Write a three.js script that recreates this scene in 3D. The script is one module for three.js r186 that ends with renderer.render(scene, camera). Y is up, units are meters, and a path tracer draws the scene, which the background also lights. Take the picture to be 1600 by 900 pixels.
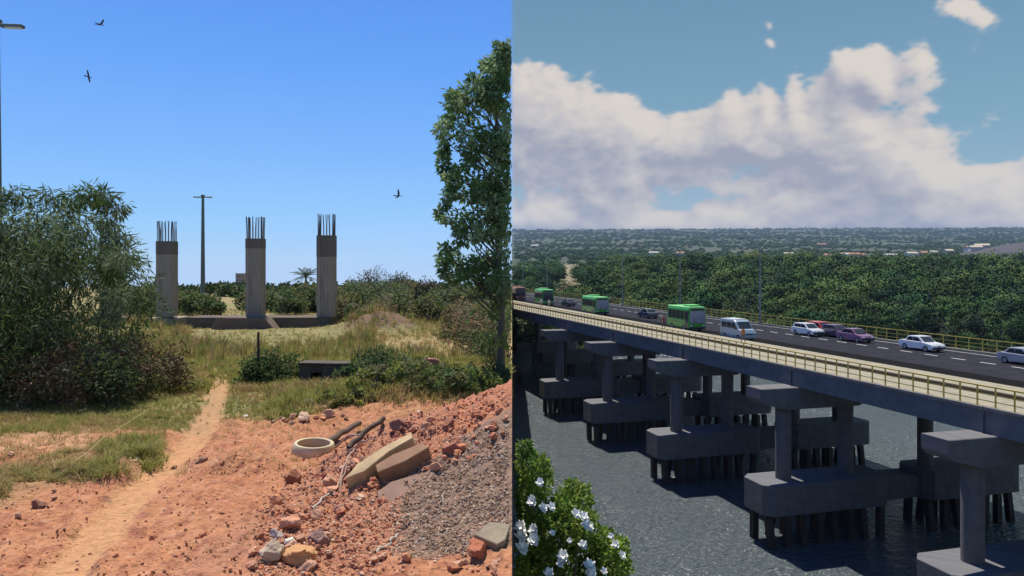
import * as THREE from 'three';
import { mergeGeometries, mergeVertices, toCreasedNormals } from 'three/addons/utils/BufferGeometryUtils.js';
import { RoundedBoxGeometry } from 'three/addons/geometries/RoundedBoxGeometry.js';
import { ImprovedNoise } from 'three/addons/math/ImprovedNoise.js';
import { MarchingCubes } from 'three/addons/objects/MarchingCubes.js';

// ------------------------------------------------------------------ camera
const EYE = 24.5, FOCAL = 1200, HORIZON = 410;          // metres above the river; pixels of the 1600 x 900 frame
const scene = new THREE.Scene();
const camera = new THREE.PerspectiveCamera(THREE.MathUtils.radToDeg(2 * Math.atan(490 / FOCAL)), 1600 / 980, 0.1, 20000);
camera.position.set(0, EYE, 0);
camera.lookAt(0, EYE, -10);
camera.setViewOffset(1600, 980, 0, 80, 1600, 900);
const renderer = new THREE.WebGLRenderer({ antialias: true });
renderer.setSize(1024, 576);
renderer.toneMapping = THREE.LinearToneMapping;
const EXPOSURE = 1.3;
renderer.toneMappingExposure = EXPOSURE;
renderer.shadowMap.enabled = true;

// ------------------------------------------------------------------ sun
const sunDir = new THREE.Vector3(-0.13, 0.9, -0.33).normalize();
const sun = new THREE.DirectionalLight(new THREE.Color(1.0, 0.92, 0.79), 4.8);
sun.position.copy(sunDir).multiplyScalar(400).add(new THREE.Vector3(0, EYE, -100));
sun.target.position.set(0, EYE, -100);
sun.castShadow = true; sun.shadow.radius = 1;
Object.assign(sun.shadow.camera, { left: -260, right: 260, top: 260, bottom: -260, near: 1, far: 900 });
scene.add(sun, sun.target);

// ------------------------------------------------------------------ tools
const { clamp, smoothstep: sstep, lerp } = THREE.MathUtils;
const ss = (a, b, x) => sstep(x, a, b);
function makeRng(seed) { let a = seed >>> 0; return () => { a = (a + 0x6D2B79F5) | 0; let t = Math.imul(a ^ (a >>> 15), 1 | a); t = (t + Math.imul(t ^ (t >>> 7), 61 | t)) ^ t; return ((t ^ (t >>> 14)) >>> 0) / 4294967296; }; }
const perlin = new ImprovedNoise();
const nz = (x, y, z = 0) => perlin.noise(x, y, z);
function fbm(x, y, z = 0, o = 4) { let s = 0, a = 1, n = 0; for (let i = 0; i < o; i++) { s += a * nz(x, y, z + i * 7.3); n += a; a *= 0.5; x *= 2.03; y *= 2.03; z *= 2.03; } return s / n; }
const V = (x, y, z) => new THREE.Vector3(x, y, z);
const srgb = (r, g, b) => new THREE.Color().setRGB(r / 255, g / 255, b / 255, THREE.SRGBColorSpace);
const taken = new Map();
function numbered(n) { const k = taken.get(n) ?? 0; taken.set(n, k + 1); return k ? `${n}_${String(k).padStart(3, '0')}` : n; }
function tag(o, label, category, group, kind) { if (label) o.userData.label = label; if (category) o.userData.category = category; if (group) o.userData.group = group; if (kind) o.userData.kind = kind; return o; }
function shadowed(o) { o.castShadow = true; o.receiveShadow = true; return o; }
function part(name, geo, mat, parent) { const m = shadowed(new THREE.Mesh(geo, mat)); m.name = name; parent.add(m); return m; }
function thing(name, label, category, pos, turn = 0, group) { const g = new THREE.Group(); g.name = numbered(name); g.position.copy(pos); g.rotation.y = turn; scene.add(g); return tag(g, label, category, group); }
function solo(name, geo, mat, label, category, group, kind) { const m = shadowed(new THREE.Mesh(geo, mat)); m.name = numbered(name); scene.add(m); return tag(m, label, category, group, kind); }
function copyOf(src, label, group) { const c = src.clone(); c.name = numbered(src.name.replace(/_\d{3}$/, '')); c.userData = { ...src.userData }; if (label) c.userData.label = label; if (group) c.userData.group = group; scene.add(c); return c; }
function box(w, h, d, x = 0, y = 0, z = 0) { const g = new THREE.BoxGeometry(w, h, d); g.translate(x, y, z); return g; }
function rbox(w, h, d, r, x = 0, y = 0, z = 0, seg = 2) { const g = new RoundedBoxGeometry(w, h, d, seg, r); g.translate(x, y, z); return g; }
function merge(list) { const l = list.map((g) => { const q = g.index ? g.toNonIndexed() : g; for (const k of Object.keys(q.attributes)) if (!['position', 'normal', 'uv'].includes(k)) q.deleteAttribute(k); return q; }); return mergeGeometries(l); }

// collects leaves and limbs into one geometry with vertex colours
class Bag {
  constructor() { this.p = []; this.c = []; this.i = []; this.n = 0; this.out = null; }
  leaf(b, dir, side, len, wid, col, fold = 0.25, out = null) {
    if (out && V(0, 0, 0).crossVectors(dir, side).dot(out) > 0) side = side.clone().negate();
    if (out) { this.out ??= []; for (let k = 0; k < 4; k++) this.out.push(out.x, out.y, out.z); }
    const p = this.p, c = this.c, up = V(0, 0, 0).crossVectors(dir, side).multiplyScalar(fold * wid);
    const mx = b.x + dir.x * len * 0.45, my = b.y + dir.y * len * 0.45, mz = b.z + dir.z * len * 0.45;
    p.push(b.x, b.y, b.z, mx + side.x * wid / 2 + up.x, my + side.y * wid / 2 + up.y, mz + side.z * wid / 2 + up.z, b.x + dir.x * len, b.y + dir.y * len, b.z + dir.z * len, mx - side.x * wid / 2 + up.x, my - side.y * wid / 2 + up.y, mz - side.z * wid / 2 + up.z);
    for (let k = 0; k < 4; k++) c.push(col[0], col[1], col[2]);
    const n = this.n; this.i.push(n, n + 1, n + 2, n, n + 2, n + 3); this.n += 4;
  }
  limb(pts, radii, sides, col) {
    const start = this.n, P = pts.length;
    for (let k = 0; k < P; k++) {
      const d = V(0, 0, 0).subVectors(pts[Math.min(k + 1, P - 1)], pts[Math.max(k - 1, 0)]).normalize();
      const a = Math.abs(d.y) > 0.9 ? V(1, 0, 0) : V(0, 1, 0), u = V(0, 0, 0).crossVectors(d, a).normalize(), w = V(0, 0, 0).crossVectors(d, u);
      for (let s = 0; s < sides; s++) {
        const t = s / sides * Math.PI * 2, r = radii[k], x = Math.cos(t) * r, y = Math.sin(t) * r;
        this.p.push(pts[k].x + u.x * x + w.x * y, pts[k].y + u.y * x + w.y * y, pts[k].z + u.z * x + w.z * y); this.c.push(...col);
      }
    }
    for (let k = 0; k < P - 1; k++) for (let s = 0; s < sides; s++) {
      const a = start + k * sides + s, b = start + k * sides + (s + 1) % sides, e = a + sides, f = b + sides;
      this.i.push(a, e, b, b, e, f);
    }
    this.n += P * sides;
  }
  geo() { const g = new THREE.BufferGeometry(); g.setAttribute('position', new THREE.Float32BufferAttribute(this.p, 3)); g.setAttribute('color', new THREE.Float32BufferAttribute(this.c, 3)); g.setIndex(this.i); if (this.out) g.setAttribute('normal', new THREE.Float32BufferAttribute(this.out, 3)); else g.computeVertexNormals(); return g; }
}
function gridGeo(rows, cols, fn) {        // fn(i, j) -> [x, y, z, r, g, b, u, v]
  const p = [], c = [], uv = [], id = [];
  for (let i = 0; i <= rows; i++) for (let j = 0; j <= cols; j++) { const q = fn(i, j); p.push(q[0], q[1], q[2]); c.push(q[3], q[4], q[5]); uv.push(q[6] ?? q[0], q[7] ?? -q[2]); }
  for (let i = 0; i < rows; i++) for (let j = 0; j < cols; j++) { const a = i * (cols + 1) + j, b = a + 1, e = a + cols + 1, f = e + 1; id.push(a, e, b, b, e, f); }
  const g = new THREE.BufferGeometry();
  g.setAttribute('position', new THREE.Float32BufferAttribute(p, 3)); g.setAttribute('color', new THREE.Float32BufferAttribute(c, 3)); g.setAttribute('uv', new THREE.Float32BufferAttribute(uv, 2));
  g.setIndex(id); g.computeVertexNormals(); return g;
}
function tileTexture(size, fn, colour) {  // seamless: fn gets periodic coordinates
  const d = new Uint8Array(size * size * 4);
  for (let y = 0; y < size; y++) for (let x = 0; x < size; x++) { const v = fn(x / size, y / size), k = (y * size + x) * 4; for (let q = 0; q < 3; q++) d[k + q] = clamp((Array.isArray(v) ? v[q] : v) * 255, 0, 255); d[k + 3] = 255; }
  const t = new THREE.DataTexture(d, size, size); t.wrapS = t.wrapT = THREE.RepeatWrapping; t.magFilter = THREE.LinearFilter; t.minFilter = THREE.LinearMipmapLinearFilter; t.generateMipmaps = true; if (colour) t.colorSpace = THREE.SRGBColorSpace; t.needsUpdate = true; return t;
}
function pfbm(u, v, f, o, z = 0) {        // periodic fbm on a torus (perlin repeats at 256)
  let s = 0, a = 1, n = 0;
  for (let k = 0; k < o; k++) { const w = 1; let e = 0; const U = u * f, W = v * f;
    const bx = ss(0.85, 1, u), by = ss(0.85, 1, v);
    const A = nz(U, W, z + k * 3.1), B = nz(U - f, W, z + k * 3.1), C = nz(U, W - f, z + k * 3.1), D = nz(U - f, W - f, z + k * 3.1);
    e = lerp(lerp(A, B, bx), lerp(C, D, bx), by); s += a * e * w; n += a; a *= 0.5; f *= 2; }
  return s / n;
}

// ------------------------------------------------------------------ sky (air and clouds only)
const SKYSEAM = 0;   // azimuth where the clear sky gives way to the cloudy one
function skyTexture() {
  const W = 2048, H = 2048, data = new Float32Array(W * H * 4);
  const stopsL = [[-12, 184, 216, 246], [0, 184, 216, 246], [1.2, 172, 212, 250], [2.9, 155, 207, 254], [7.6, 127, 186, 254], [13.7, 104, 165, 250], [19, 92, 152, 240], [45, 62, 112, 205], [90, 44, 84, 168]];
  const stopsR = [[-12, 184, 216, 246], [0, 184, 216, 246], [0.4, 190, 200, 211], [1.5, 186, 196, 208], [5, 150, 181, 200], [9, 128, 168, 191], [14, 116, 157, 184], [19, 106, 147, 176], [45, 80, 118, 150], [90, 62, 98, 132]];
  const ramp = (st, e) => { let k = 0; while (k < st.length - 2 && e > st[k + 1][0]) k++; const t = clamp((e - st[k][0]) / (st[k + 1][0] - st[k][0]), 0, 1), c = srgb(lerp(st[k][1], st[k + 1][1], t), lerp(st[k][2], st[k + 1][2], t), lerp(st[k][3], st[k + 1][3], t)); return [c.r, c.g, c.b]; };
  const AE = (px, py) => { const a = Math.atan((px - 800) / FOCAL); return [a * 57.2958, Math.atan((HORIZON - py) / FOCAL * Math.cos(a)) * 57.2958]; };
  // [px, py, half width, half height, weight, softness]
  const raw = [[815, 158, 115, 62, 1.15], [900, 195, 110, 50, 1.05], [760, 235, 200, 70, 1.2], [985, 228, 120, 55, 1], [1090, 215, 120, 36, 1], [1152, 170, 28, 50, 0.95], [1196, 168, 18, 42, 0.85], [1243, 162, 24, 46, 1.0], [1200, 220, 120, 40, 1.1],
    [1310, 130, 34, 50, 0.8], [1348, 118, 42, 40, 1.25], [1372, 112, 22, 26, 1.1], [1325, 100, 22, 20, 1], [1320, 200, 70, 60, 0.95], [1428, 108, 36, 48, 0.62], [1440, 160, 34, 38, 0.4], [1500, 12, 46, 26, 0.66], [1530, 30, 40, 22, 0.42], [1545, 55, 34, 30, 0.3], [1420, 215, 18, 22, 0.6],
    [1330, 245, 110, 55, 1.25], [1390, 265, 80, 50, 1.2], [1440, 300, 60, 50, 1.35], [1315, 320, 165, 45, 1.3], [1110, 292, 95, 22, 0.5], [1060, 268, 70, 20, 0.55], [1210, 336, 100, 20, 0.9], [945, 310, 70, 52, 1.3], [985, 275, 32, 30, 1], [1040, 342, 90, 22, 1.15], [860, 335, 60, 26, 1.05], [820, 342, 50, 28, 1.2], [828, 302, 12, 16, 0.7],
    [1540, 300, 60, 40, 1.1], [1600, 315, 80, 45, 1.2], [1580, 345, 90, 25, 1.2], [1500, 345, 120, 22, 1.2], [1190, 350, 460, 16, 0.9], [1201, 66, 11, 13, 0.75], [1208, 37, 9, 8, 0.5], [1590, 150, 40, 26, 0.3], [1530, 190, 60, 30, 0.28], [846, 98, 9, 5, 0.4]];
  const blobs = raw.map(([x, y, rx, ry, w]) => { const [a, e] = AE(x, y); return [a, e, rx / 21 * Math.cos(a / 57.3) ** 1.2, ry / 21, w]; });
  const r = makeRng(77);
  for (let a = 40; a < 182; a += 3.2) { const big = r(); blobs.push([a + r() * 3, 2 + r() * 5, 3 + 4 * r(), 1.5 + 2.5 * r(), 0.8 + 0.5 * big]); if (big > 0.6) blobs.push([a, 7 + r() * 6, 2 + 2.5 * r(), 2 + 2 * r(), 0.9]); if (big < 0.25) blobs.push([a, 18 + r() * 30, 4 + 5 * r(), 2 + 3 * r(), 0.5]); }
  for (let k = 0; k < 14; k++) blobs.push([r() * 170, 24 + r() * 40, 4 + 6 * r(), 2 + 3 * r(), 0.45]);
  const field = (a, e, fine) => {
    let m = 0;
    const wa = a + 1.1 * nz(a * 0.35, e * 0.35, 5), we = e + 0.8 * nz(a * 0.4, e * 0.4, 9);
    for (const b of blobs) { const x = (wa - b[0]) / b[2], y = (we - b[1]) / b[3]; const q = x * x + y * y; if (q < 2.5) { const v = b[4] * Math.exp(-q * 1.3); m = m + v - m * v * 0.55; } }
    if (m < 0.02) return m - 0.3;
    const bil = fine ? 0.22 * (0.5 - Math.abs(nz(a * 1.1, e * 1.4, 31))) + 0.13 * (0.5 - Math.abs(nz(a * 2.4, e * 2.9, 32))) : 0.1;
    return m - 0.5 + 0.40 * fbm(a * 0.55, e * 0.8, 3, fine ? 6 : 3) + bil;
  };
  for (let row = 0; row < H; row++) {
    const e = ((row + 0.5) / H - 0.5) * 180, L = ramp(stopsL, e), R = ramp(stopsR, e);
    for (let col = 0; col < W; col++) {
      let a = ((col + 0.5) / W - 0.25) * 360; if (a > 180) a -= 360;
      const k = (row * W + col) * 4; let c = L;
      if (a > SKYSEAM) {
        c = R;
        if (e > -1 && e < 70) {
          const f = field(a, e, true);
          if (f > -0.06) {
            const alpha = ss(-0.06, 0.16, f) * 0.97;
            const g = field(a + 0.9, e + 0.9, false), under = field(a + 0.3, e + 2.2, false);
            const lit = clamp(0.55 + 0.85 * (f - g) - 0.3 * Math.max(0, under) + 0.3 * fbm(a * 1.3, e * 1.6, 21, 5), 0, 1);
            const A = srgb(160, 163, 178), B = srgb(197, 192, 194), C = srgb(224, 215, 204);
            const cl = lit < 0.5 ? A.lerp(B, lit * 2) : B.lerp(C, (lit - 0.5) * 2);
            c = [lerp(R[0], cl.r, alpha), lerp(R[1], cl.g, alpha), lerp(R[2], cl.b, alpha)];
          }
        }
      }
      data[k] = c[0] / EXPOSURE; data[k + 1] = c[1] / EXPOSURE; data[k + 2] = c[2] / EXPOSURE; data[k + 3] = 1;
    }
  }
  const t = new THREE.DataTexture(data, W, H, THREE.RGBAFormat, THREE.FloatType);
  t.mapping = THREE.EquirectangularReflectionMapping; t.magFilter = THREE.LinearFilter; t.needsUpdate = true; return t;
}
scene.background = scene.environment = skyTexture();
scene.fog = new THREE.FogExp2(new THREE.Color(0.45, 0.63, 0.9), 0.00006);

// ------------------------------------------------------------------ materials
const std = (o) => new THREE.MeshStandardMaterial({ roughness: 0.9, ...o });
const leafMat = new THREE.MeshPhysicalMaterial({ vertexColors: true, roughness: 0.9, specularIntensity: 0.35, transmission: 0.5, thickness: 0, side: THREE.DoubleSide });
const leafDull = new THREE.MeshPhysicalMaterial({ vertexColors: true, roughness: 0.95, specularIntensity: 0.3, side: THREE.DoubleSide });
const woodMat = std({ vertexColors: true, roughness: 0.95 });
const gritBump = tileTexture(512, (u, v) => 0.5 + 0.55 * pfbm(u, v, 16, 4));
const concreteMap = tileTexture(512, (u, v) => { const n = 0.86 + 0.2 * pfbm(u, v, 5, 5) + 0.1 * pfbm(u, v, 60, 2, 4); return [n, n, n * 0.99]; }, true);

// ================================================================== LEFT: the red-earth building plot on the bluff
// (world x < 0; the plot falls away gently from the camera and is cut off along x = 0 by the bluff face)
const gpxOf = (X, D) => 800 + FOCAL * X / D, gpyOf = (D) => 445 + 2400 / Math.max(D, 0.5);
const pathX = (gy) => { const t = [[560, 350], [600, 345], [640, 332], [690, 300], [740, 240], [790, 190], [850, 135], [900, 95], [1400, -200]]; let k = 0; while (k < t.length - 2 && gy > t[k + 1][0]) k++; return lerp(t[k][1], t[k + 1][1], clamp((gy - t[k][0]) / (t[k + 1][0] - t[k][0]), 0, 1)); };
function zones(X, D) {
  const gy = gpyOf(D), gx = gpxOf(X, D), w = 26 * fbm(X * 0.9, D * 0.9, 2, 3), w2 = 18 * fbm(X * 2.4, D * 2.4, 8, 3);
  const field = 1 - ss(648, 668, gy + w * 0.5 + (gx < 330 ? -14 : 4) + ss(420, 560, gx) * 20);
  const path = (1 - ss(0.6, 1.25, Math.abs(gx - pathX(gy) + w2) / (16 + 0.085 * (gy - 560)))) * ss(575, 600, gy);
  const strip = (1 - ss(0.55, 1.15, Math.abs(gy - (768 - gx * 0.26) + w2) / 30)) * (1 - ss(225, 275, gx + w2));
  const patch = (1 - ss(120, 175, gx + w)) * ss(650, 660, gy) * (1 - ss(694, 712, gy + w2));
  const hm = Math.max(0, 1 + X / 2.35), mound = hm > 0 ? clamp(1 - Math.abs(D - 8.3) / (2.9 * (0.45 + 0.55 * hm)), 0, 1) * ss(0, 0.25, hm) : 0;
  const gravel = ss(590, 660, gx + w2) * ss(5.55, 5.8, D + w2 * 0.01) * (1 - ss(7.15, 7.5, D + (gx - 700) * -0.004 + w2 * 0.012));
  const debris = ss(0.0, 0.3, clamp(1 - Math.abs(X + 0.12 * D + 1.1 - (D - 5.2) * 0.22) / 0.8, 0, 1)) * ss(5, 5.4, D) * (1 - ss(10.5, 11.5, D));
  return { gy, gx, field, path, strip, patch, mound, gravel, debris, hm };
}
function bump(X, D, x0, d0, h, rx, rd) { const q = ((X - x0) / rx) ** 2 + ((D - d0) / rd) ** 2; return q < 6 ? h * Math.exp(-q) : 0; }
function plotHeight(X, D, zz) {
  const z = zz ?? zones(X, D); let y = EYE - 2 - 0.0292 * Math.max(D, 0);
  const near = 1 - ss(14, 30, D), soil = (1 - z.field) * near;
  const mp = z.mound * z.mound * (3 - 2 * z.mound);
  y += 0.94 * z.hm * lerp(z.mound, mp, 0.6);
  y += bump(X, D, -2.95, 8.25, 0.25, 0.4, 0.3) + bump(X, D, -5.5, 33, 0.85, 1.5, 1.2) + bump(X, D, -7.1, 34, 0.3, 1.4, 1.2) + bump(X, D, -1.9, 17.2, 0.42, 0.5, 0.5) + bump(X, D, -1.9, 13.6, 0.3, 1.5, 1.2) + bump(X, D, -15.5, 30, 0.5, 2.0, 1.6);
  y += 0.06 * z.strip - 0.05 * z.path * near;
  y += (0.10 * fbm(X * 0.35, D * 0.35, 1, 3) + 0.05 * fbm(X * 1.5, D * 1.5, 4, 3)) * ss(2, 5, D);
  y += soil * (1 - 0.75 * z.path) * (0.075 * fbm(X * 3.2, D * 3.2, 6, 3) + 0.05 * Math.max(0, fbm(X * 8, D * 8, 7, 2)) + 0.024 * nz(X * 19, D * 19, 3));
  y += (z.debris * 0.05 + z.mound * 0.075 * (1 - z.gravel * 0.6)) * (Math.abs(fbm(X * 6, D * 6, 12, 3)) * 2 - 0.3);
  y += z.gravel * 0.06 * fbm(X * 5, D * 5, 15, 2);
  y += ss(40, 120, D) * 0.9 * fbm(X * 0.03, D * 0.03, 17, 2);
  return y;
}
const mix3 = (a, b, t) => [lerp(a[0], b[0], t), lerp(a[1], b[1], t), lerp(a[2], b[2], t)];
function plotColour(X, D, z) {
  const n = fbm(X * 1.3, D * 1.3, 30, 4), m = fbm(X * 7, D * 7, 31, 3);
  let c = mix3([0.40, 0.155, 0.072], [0.46, 0.215, 0.105], clamp(0.5 + 1.3 * n, 0, 1));
  c = mix3(c, [0.29, 0.10, 0.054], clamp(ss(0.02, 0.3, m + 0.4 * fbm(X * 2.3, D * 2.3, 33, 2)) * 0.9, 0, 1)); c = mix3(c, [0.54, 0.3, 0.18], ss(0.12, 0.35, fbm(X * 11 + 5, D * 11, 34, 3)) * 0.6);
  c = mix3(c, [0.42, 0.165, 0.092], z.mound * 0.85);
  c = mix3(c, [0.36, 0.17, 0.105], z.debris * 0.55);
  c = mix3(c, [0.50, 0.265, 0.125], z.path * 0.9);
  c = mix3(c, [0.52, 0.28, 0.165], z.patch * 0.85);
  c = mix3(c, [0.22, 0.15, 0.11], z.gravel * 0.9);
  c = mix3(c, [0.24, 0.18, 0.085], z.strip * 0.5);
  let f = mix3([0.19, 0.18, 0.065], [0.29, 0.235, 0.095], clamp(0.5 + 1.6 * n, 0, 1));
  const tan = ss(560, 640, z.gx) * ss(522, 530, z.gy) * (1 - ss(556, 566, z.gy + 12 * n)) + ss(60, 110, D) * 0.45;
  f = mix3(f, [0.37, 0.265, 0.125], clamp(tan, 0, 1) * 0.85);
  c = mix3(c, mix3(f, [0.46, 0.25, 0.125], z.path * 0.8), z.field);
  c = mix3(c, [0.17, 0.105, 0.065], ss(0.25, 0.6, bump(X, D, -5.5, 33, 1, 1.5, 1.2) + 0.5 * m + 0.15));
  const g = 0.88 + 0.3 * fbm(X * 16, D * 16, 40, 2); return [c[0] * g, c[1] * g, c[2] * g];
}
const soilMat = std({ vertexColors: true, roughness: 0.97, bumpMap: gritBump, bumpScale: 0.05 });
{
  const rows = 640, cols = 430, ratio = Math.log(720 / 1.2);
  const geo = gridGeo(rows, cols, (i, j) => {
    const D = i < 12 ? -6 + i * 0.6 : 1.2 * Math.exp(ratio * (i - 12) / (rows - 12)), t = j / cols, X = -(4.5 + 0.78 * Math.max(D, 0)) * (t * 0.75 + 0.25 * t * t);
    const z = zones(X, Math.max(D, 0.6)), c = plotColour(X, Math.max(D, 0.6), z);
    return [X, plotHeight(X, D, z), -D, c[0], c[1], c[2], X / 0.9, D / 0.9];
  });
  solo('ground', geo, soilMat, 'red earth building plot with a sandy footpath and grassy patches', 'ground', null, 'structure');
  // bluff face under the plot's straight edge
  const face = gridGeo(300, 24, (i, j) => { const D = i < 8 ? -6 + i * 0.9 : 1.2 * Math.exp(Math.log(720 / 1.2) * (i - 8) / 292), top = plotHeight(0, D) - 0.004, t = j / 24, y = lerp(top, -3, t), q = -0.55 * t * (0.5 + fbm(D * 0.4, y * 0.5, 3, 3)) - 0.25 * t; const n = 0.8 + 0.5 * fbm(D * 0.2, y * 1.2, 8, 3); return [Math.min(q, -0.002 * j), y, -D, 0.30 * n, 0.14 * n, 0.08 * n, D / 2, y / 2]; });
  solo('bluff_face', face, std({ vertexColors: true, side: THREE.DoubleSide, bumpMap: gritBump, bumpScale: 0.05 }), 'steep bare earth face of the bluff above the river', 'bluff', null, 'structure');
}
function hit(px, py, far = 60) {                     // where the line of sight through a pixel of the photograph meets the plot
  const kx = (px - 800) / FOCAL, ky = (py - HORIZON) / FOCAL; let D = 4;
  for (; D < far; D += 0.04) if (EYE - ky * D < plotHeight(kx * D, D)) { let a = D - 0.04, b = D; for (let k = 0; k < 5; k++) { const c = (a + b) / 2; if (EYE - ky * c < plotHeight(kx * c, c)) b = c; else a = c; } D = b; break; }
  return V(kx * D, plotHeight(kx * D, D), -D);
}
const onPlot = (px, D) => { const X = (px - 800) / FOCAL * D; return V(X, plotHeight(X, D), -D); };
const plotTop = (py, D) => EYE - (py - HORIZON) / FOCAL * D;     // height of a pixel row at a distance

// ---------------- plants
const rv = makeRng(11);
const sph = (r) => { const u = r() * 2 - 1, t = r() * 6.2832, s = Math.sqrt(1 - u * u); return V(s * Math.cos(t), u, s * Math.sin(t)); };
const jitter = (c, r, k = 0.35) => { const f = 1 + (r() - 0.5) * 2 * k, g = 1 + (r() - 0.5) * k * 0.5; return [c[0] * f * g, c[1] * f, c[2] * f / g]; };
// foliage in clumps; clumps: [x, y, z, radius]; opt: n per clump, len, wid, droop, cols, clip
function foliage(bag, clumps, opt, r) {
  for (const [cx, cy, cz, cr] of clumps) {
    const tint = opt.cols[Math.floor(r() * opt.cols.length)];
    for (let k = 0; k < opt.n; k++) {
      const d = sph(r), q = cr * Math.pow(r(), opt.core ?? 0.45);
      const b = V(cx + d.x * q, cy + d.y * q * (opt.flat ?? 0.8), cz + d.z * q);
      const dir = d.clone().multiplyScalar(0.7).add(sph(r).multiplyScalar(0.8)); dir.y -= opt.droop ?? 0.3; dir.normalize();
      const side = V(0, 0, 0).crossVectors(dir, sph(r)).normalize(), s = 0.65 + 0.7 * r();
      if (opt.clip && !opt.clip(b.x + Math.max(0, dir.x) * opt.len * s * 1.1, b.y, b.z)) continue;
      bag.leaf(b, dir, side, opt.len * s, opt.wid * s, jitter(tint, r, opt.vary ?? 0.35), 0.25, opt.round ? V(d.x + b.x * 1.6, d.y + (b.y - 0.5) * 1.6 + 0.15, d.z + b.z * 1.6).normalize() : null);
    }
  }
}
function crook(a, b, n, wob, r) { const o = []; for (let k = 0; k <= n; k++) { const t = k / n, p = a.clone().lerp(b, t); if (k && k < n) p.add(sph(r).multiplyScalar(wob)); o.push(p); } return o; }
const taper = (a, b, n) => Array.from({ length: n + 1 }, (_, k) => lerp(a, b, k / n));
function shrub(name, label, category, at, o, group) {            // o: h, r, clumps, n, len, wid, cols, bark, stems, droop
  const r = makeRng(o.seed ?? Math.floor(at.x * 917 - at.z * 131) + 5000), g = thing(name, label, category, at, 0, group), clumps = [], S = new Bag(), F = new Bag();
  for (let k = 0; k < o.clumps; k++) {
    const a = r() * 6.2832, q = Math.sqrt(r()) * o.r, y = o.h * (o.low ?? 0.18) + (o.h * (1 - (o.low ?? 0.18)) - o.h * 0.12) * (0.15 + 0.85 * r()) * (1 - 0.45 * (q / o.r) ** 2), cr = (o.cr ?? 0.3) * o.h * (0.6 + 0.6 * r());
    clumps.push([Math.cos(a) * q, y, Math.sin(a) * q * (o.deep ?? 0.7), cr]);
  }
  const clip = at.x + o.r * 1.5 > -0.02 ? (x) => x + at.x < -0.015 : o.clip;
  for (let k = 0; k < (o.stems ?? 7); k++) { const c = clumps[k % clumps.length], b = V((r() - 0.5) * o.r * 0.35, -0.06, (r() - 0.5) * o.r * 0.25), e = V(c[0], c[1] + c[3] * 0.4, c[2]); if (clip && !clip(e.x + 0.05)) continue; S.limb(crook(b, e, 4, o.h * 0.03, r), taper(o.sr ?? o.h * 0.012, o.h * 0.003, 4), 5, o.bark ?? [0.12, 0.085, 0.055]); }
  foliage(F, clumps, { n: o.n, len: o.len, wid: o.wid, droop: o.droop, cols: o.cols, core: o.core, flat: o.flat, clip }, r);
  if (S.n) part('stem', S.geo(), woodMat, g);
  part('foliage', F.geo(), o.mat ?? leafMat, g);
  return g;
}
const lite = (k, ...cs) => cs.map((c) => c.map((q) => q * k));
const G = { deep: [0.035, 0.062, 0.02], mid: [0.058, 0.095, 0.028], grey: [0.085, 0.115, 0.055], yellow: [0.15, 0.17, 0.035], olive: [0.105, 0.11, 0.04], dry: [0.16, 0.105, 0.06], dust: [0.13, 0.12, 0.07], brown: [0.10, 0.065, 0.042], straw: [0.30, 0.235, 0.11], pale: [0.11, 0.15, 0.075] };

{ // big drooping tree at the left edge
  const at = onPlot(-40, 14.2), r = makeRng(21), g = thing('weeping_tree', 'large dark green tree with narrow drooping leaves at the left edge', 'tree', at), T = new Bag(), F = new Bag(), clumps = [];
  const top = plotTop(280, 14) - at.y;
  for (let k = 0; k < 300; k++) {
    const x = -3.9 + 6.0 * r(), z = -2.3 + 4.4 * r(), edge = ss(1.1, 2.6, x), hmax = top * (1 - 0.10 * edge - 0.05 * Math.abs(z)) - 0.35, y = 0.5 + 0.8 * edge * 0.6 + (hmax - 0.5 - 0.8 * edge * 0.6) * Math.pow(r(), 0.85);
    clumps.push([x, y, z, 0.5 + 0.22 * r()]);
  }
  for (const [px, py] of [[168, 285], [150, 280], [180, 325], [196, 350], [203, 378], [190, 300], [186, 400], [188, 440], [180, 470], [90, 285], [40, 283], [10, 290], [125, 290]]) { const D = 13.3 + r() * 1.4; clumps.push([(px - 800) / FOCAL * D - at.x - 0.12, plotTop(py + 22, D) - at.y, -D - at.z, 0.26]); }
  for (let k = 0; k < 16; k++) { const c = clumps[k * 11]; T.limb(crook(V((r() - 0.5) * 0.5, -0.1, (r() - 0.5) * 0.5), V(c[0], c[1], c[2]), 6, 0.14, r), taper(0.085, 0.012, 6), 6, [0.09, 0.065, 0.045]); }
  foliage(F, clumps, { n: 190, len: 0.17, wid: 0.028, droop: 0.75, cols: lite(1.35, G.deep, G.mid, G.grey, G.pale, G.mid), core: 0.5 }, r);
  foliage(F, clumps.filter((c) => c[1] < 2.1 && c[0] < 1 && c[2] > 0.2), { n: 40, len: 0.17, wid: 0.05, droop: 0.3, cols: [G.yellow, G.mid], core: 0.6 }, r);
  part('trunk', T.geo(), woodMat, g); part('crown', F.geo(), leafMat, g);
}
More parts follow.
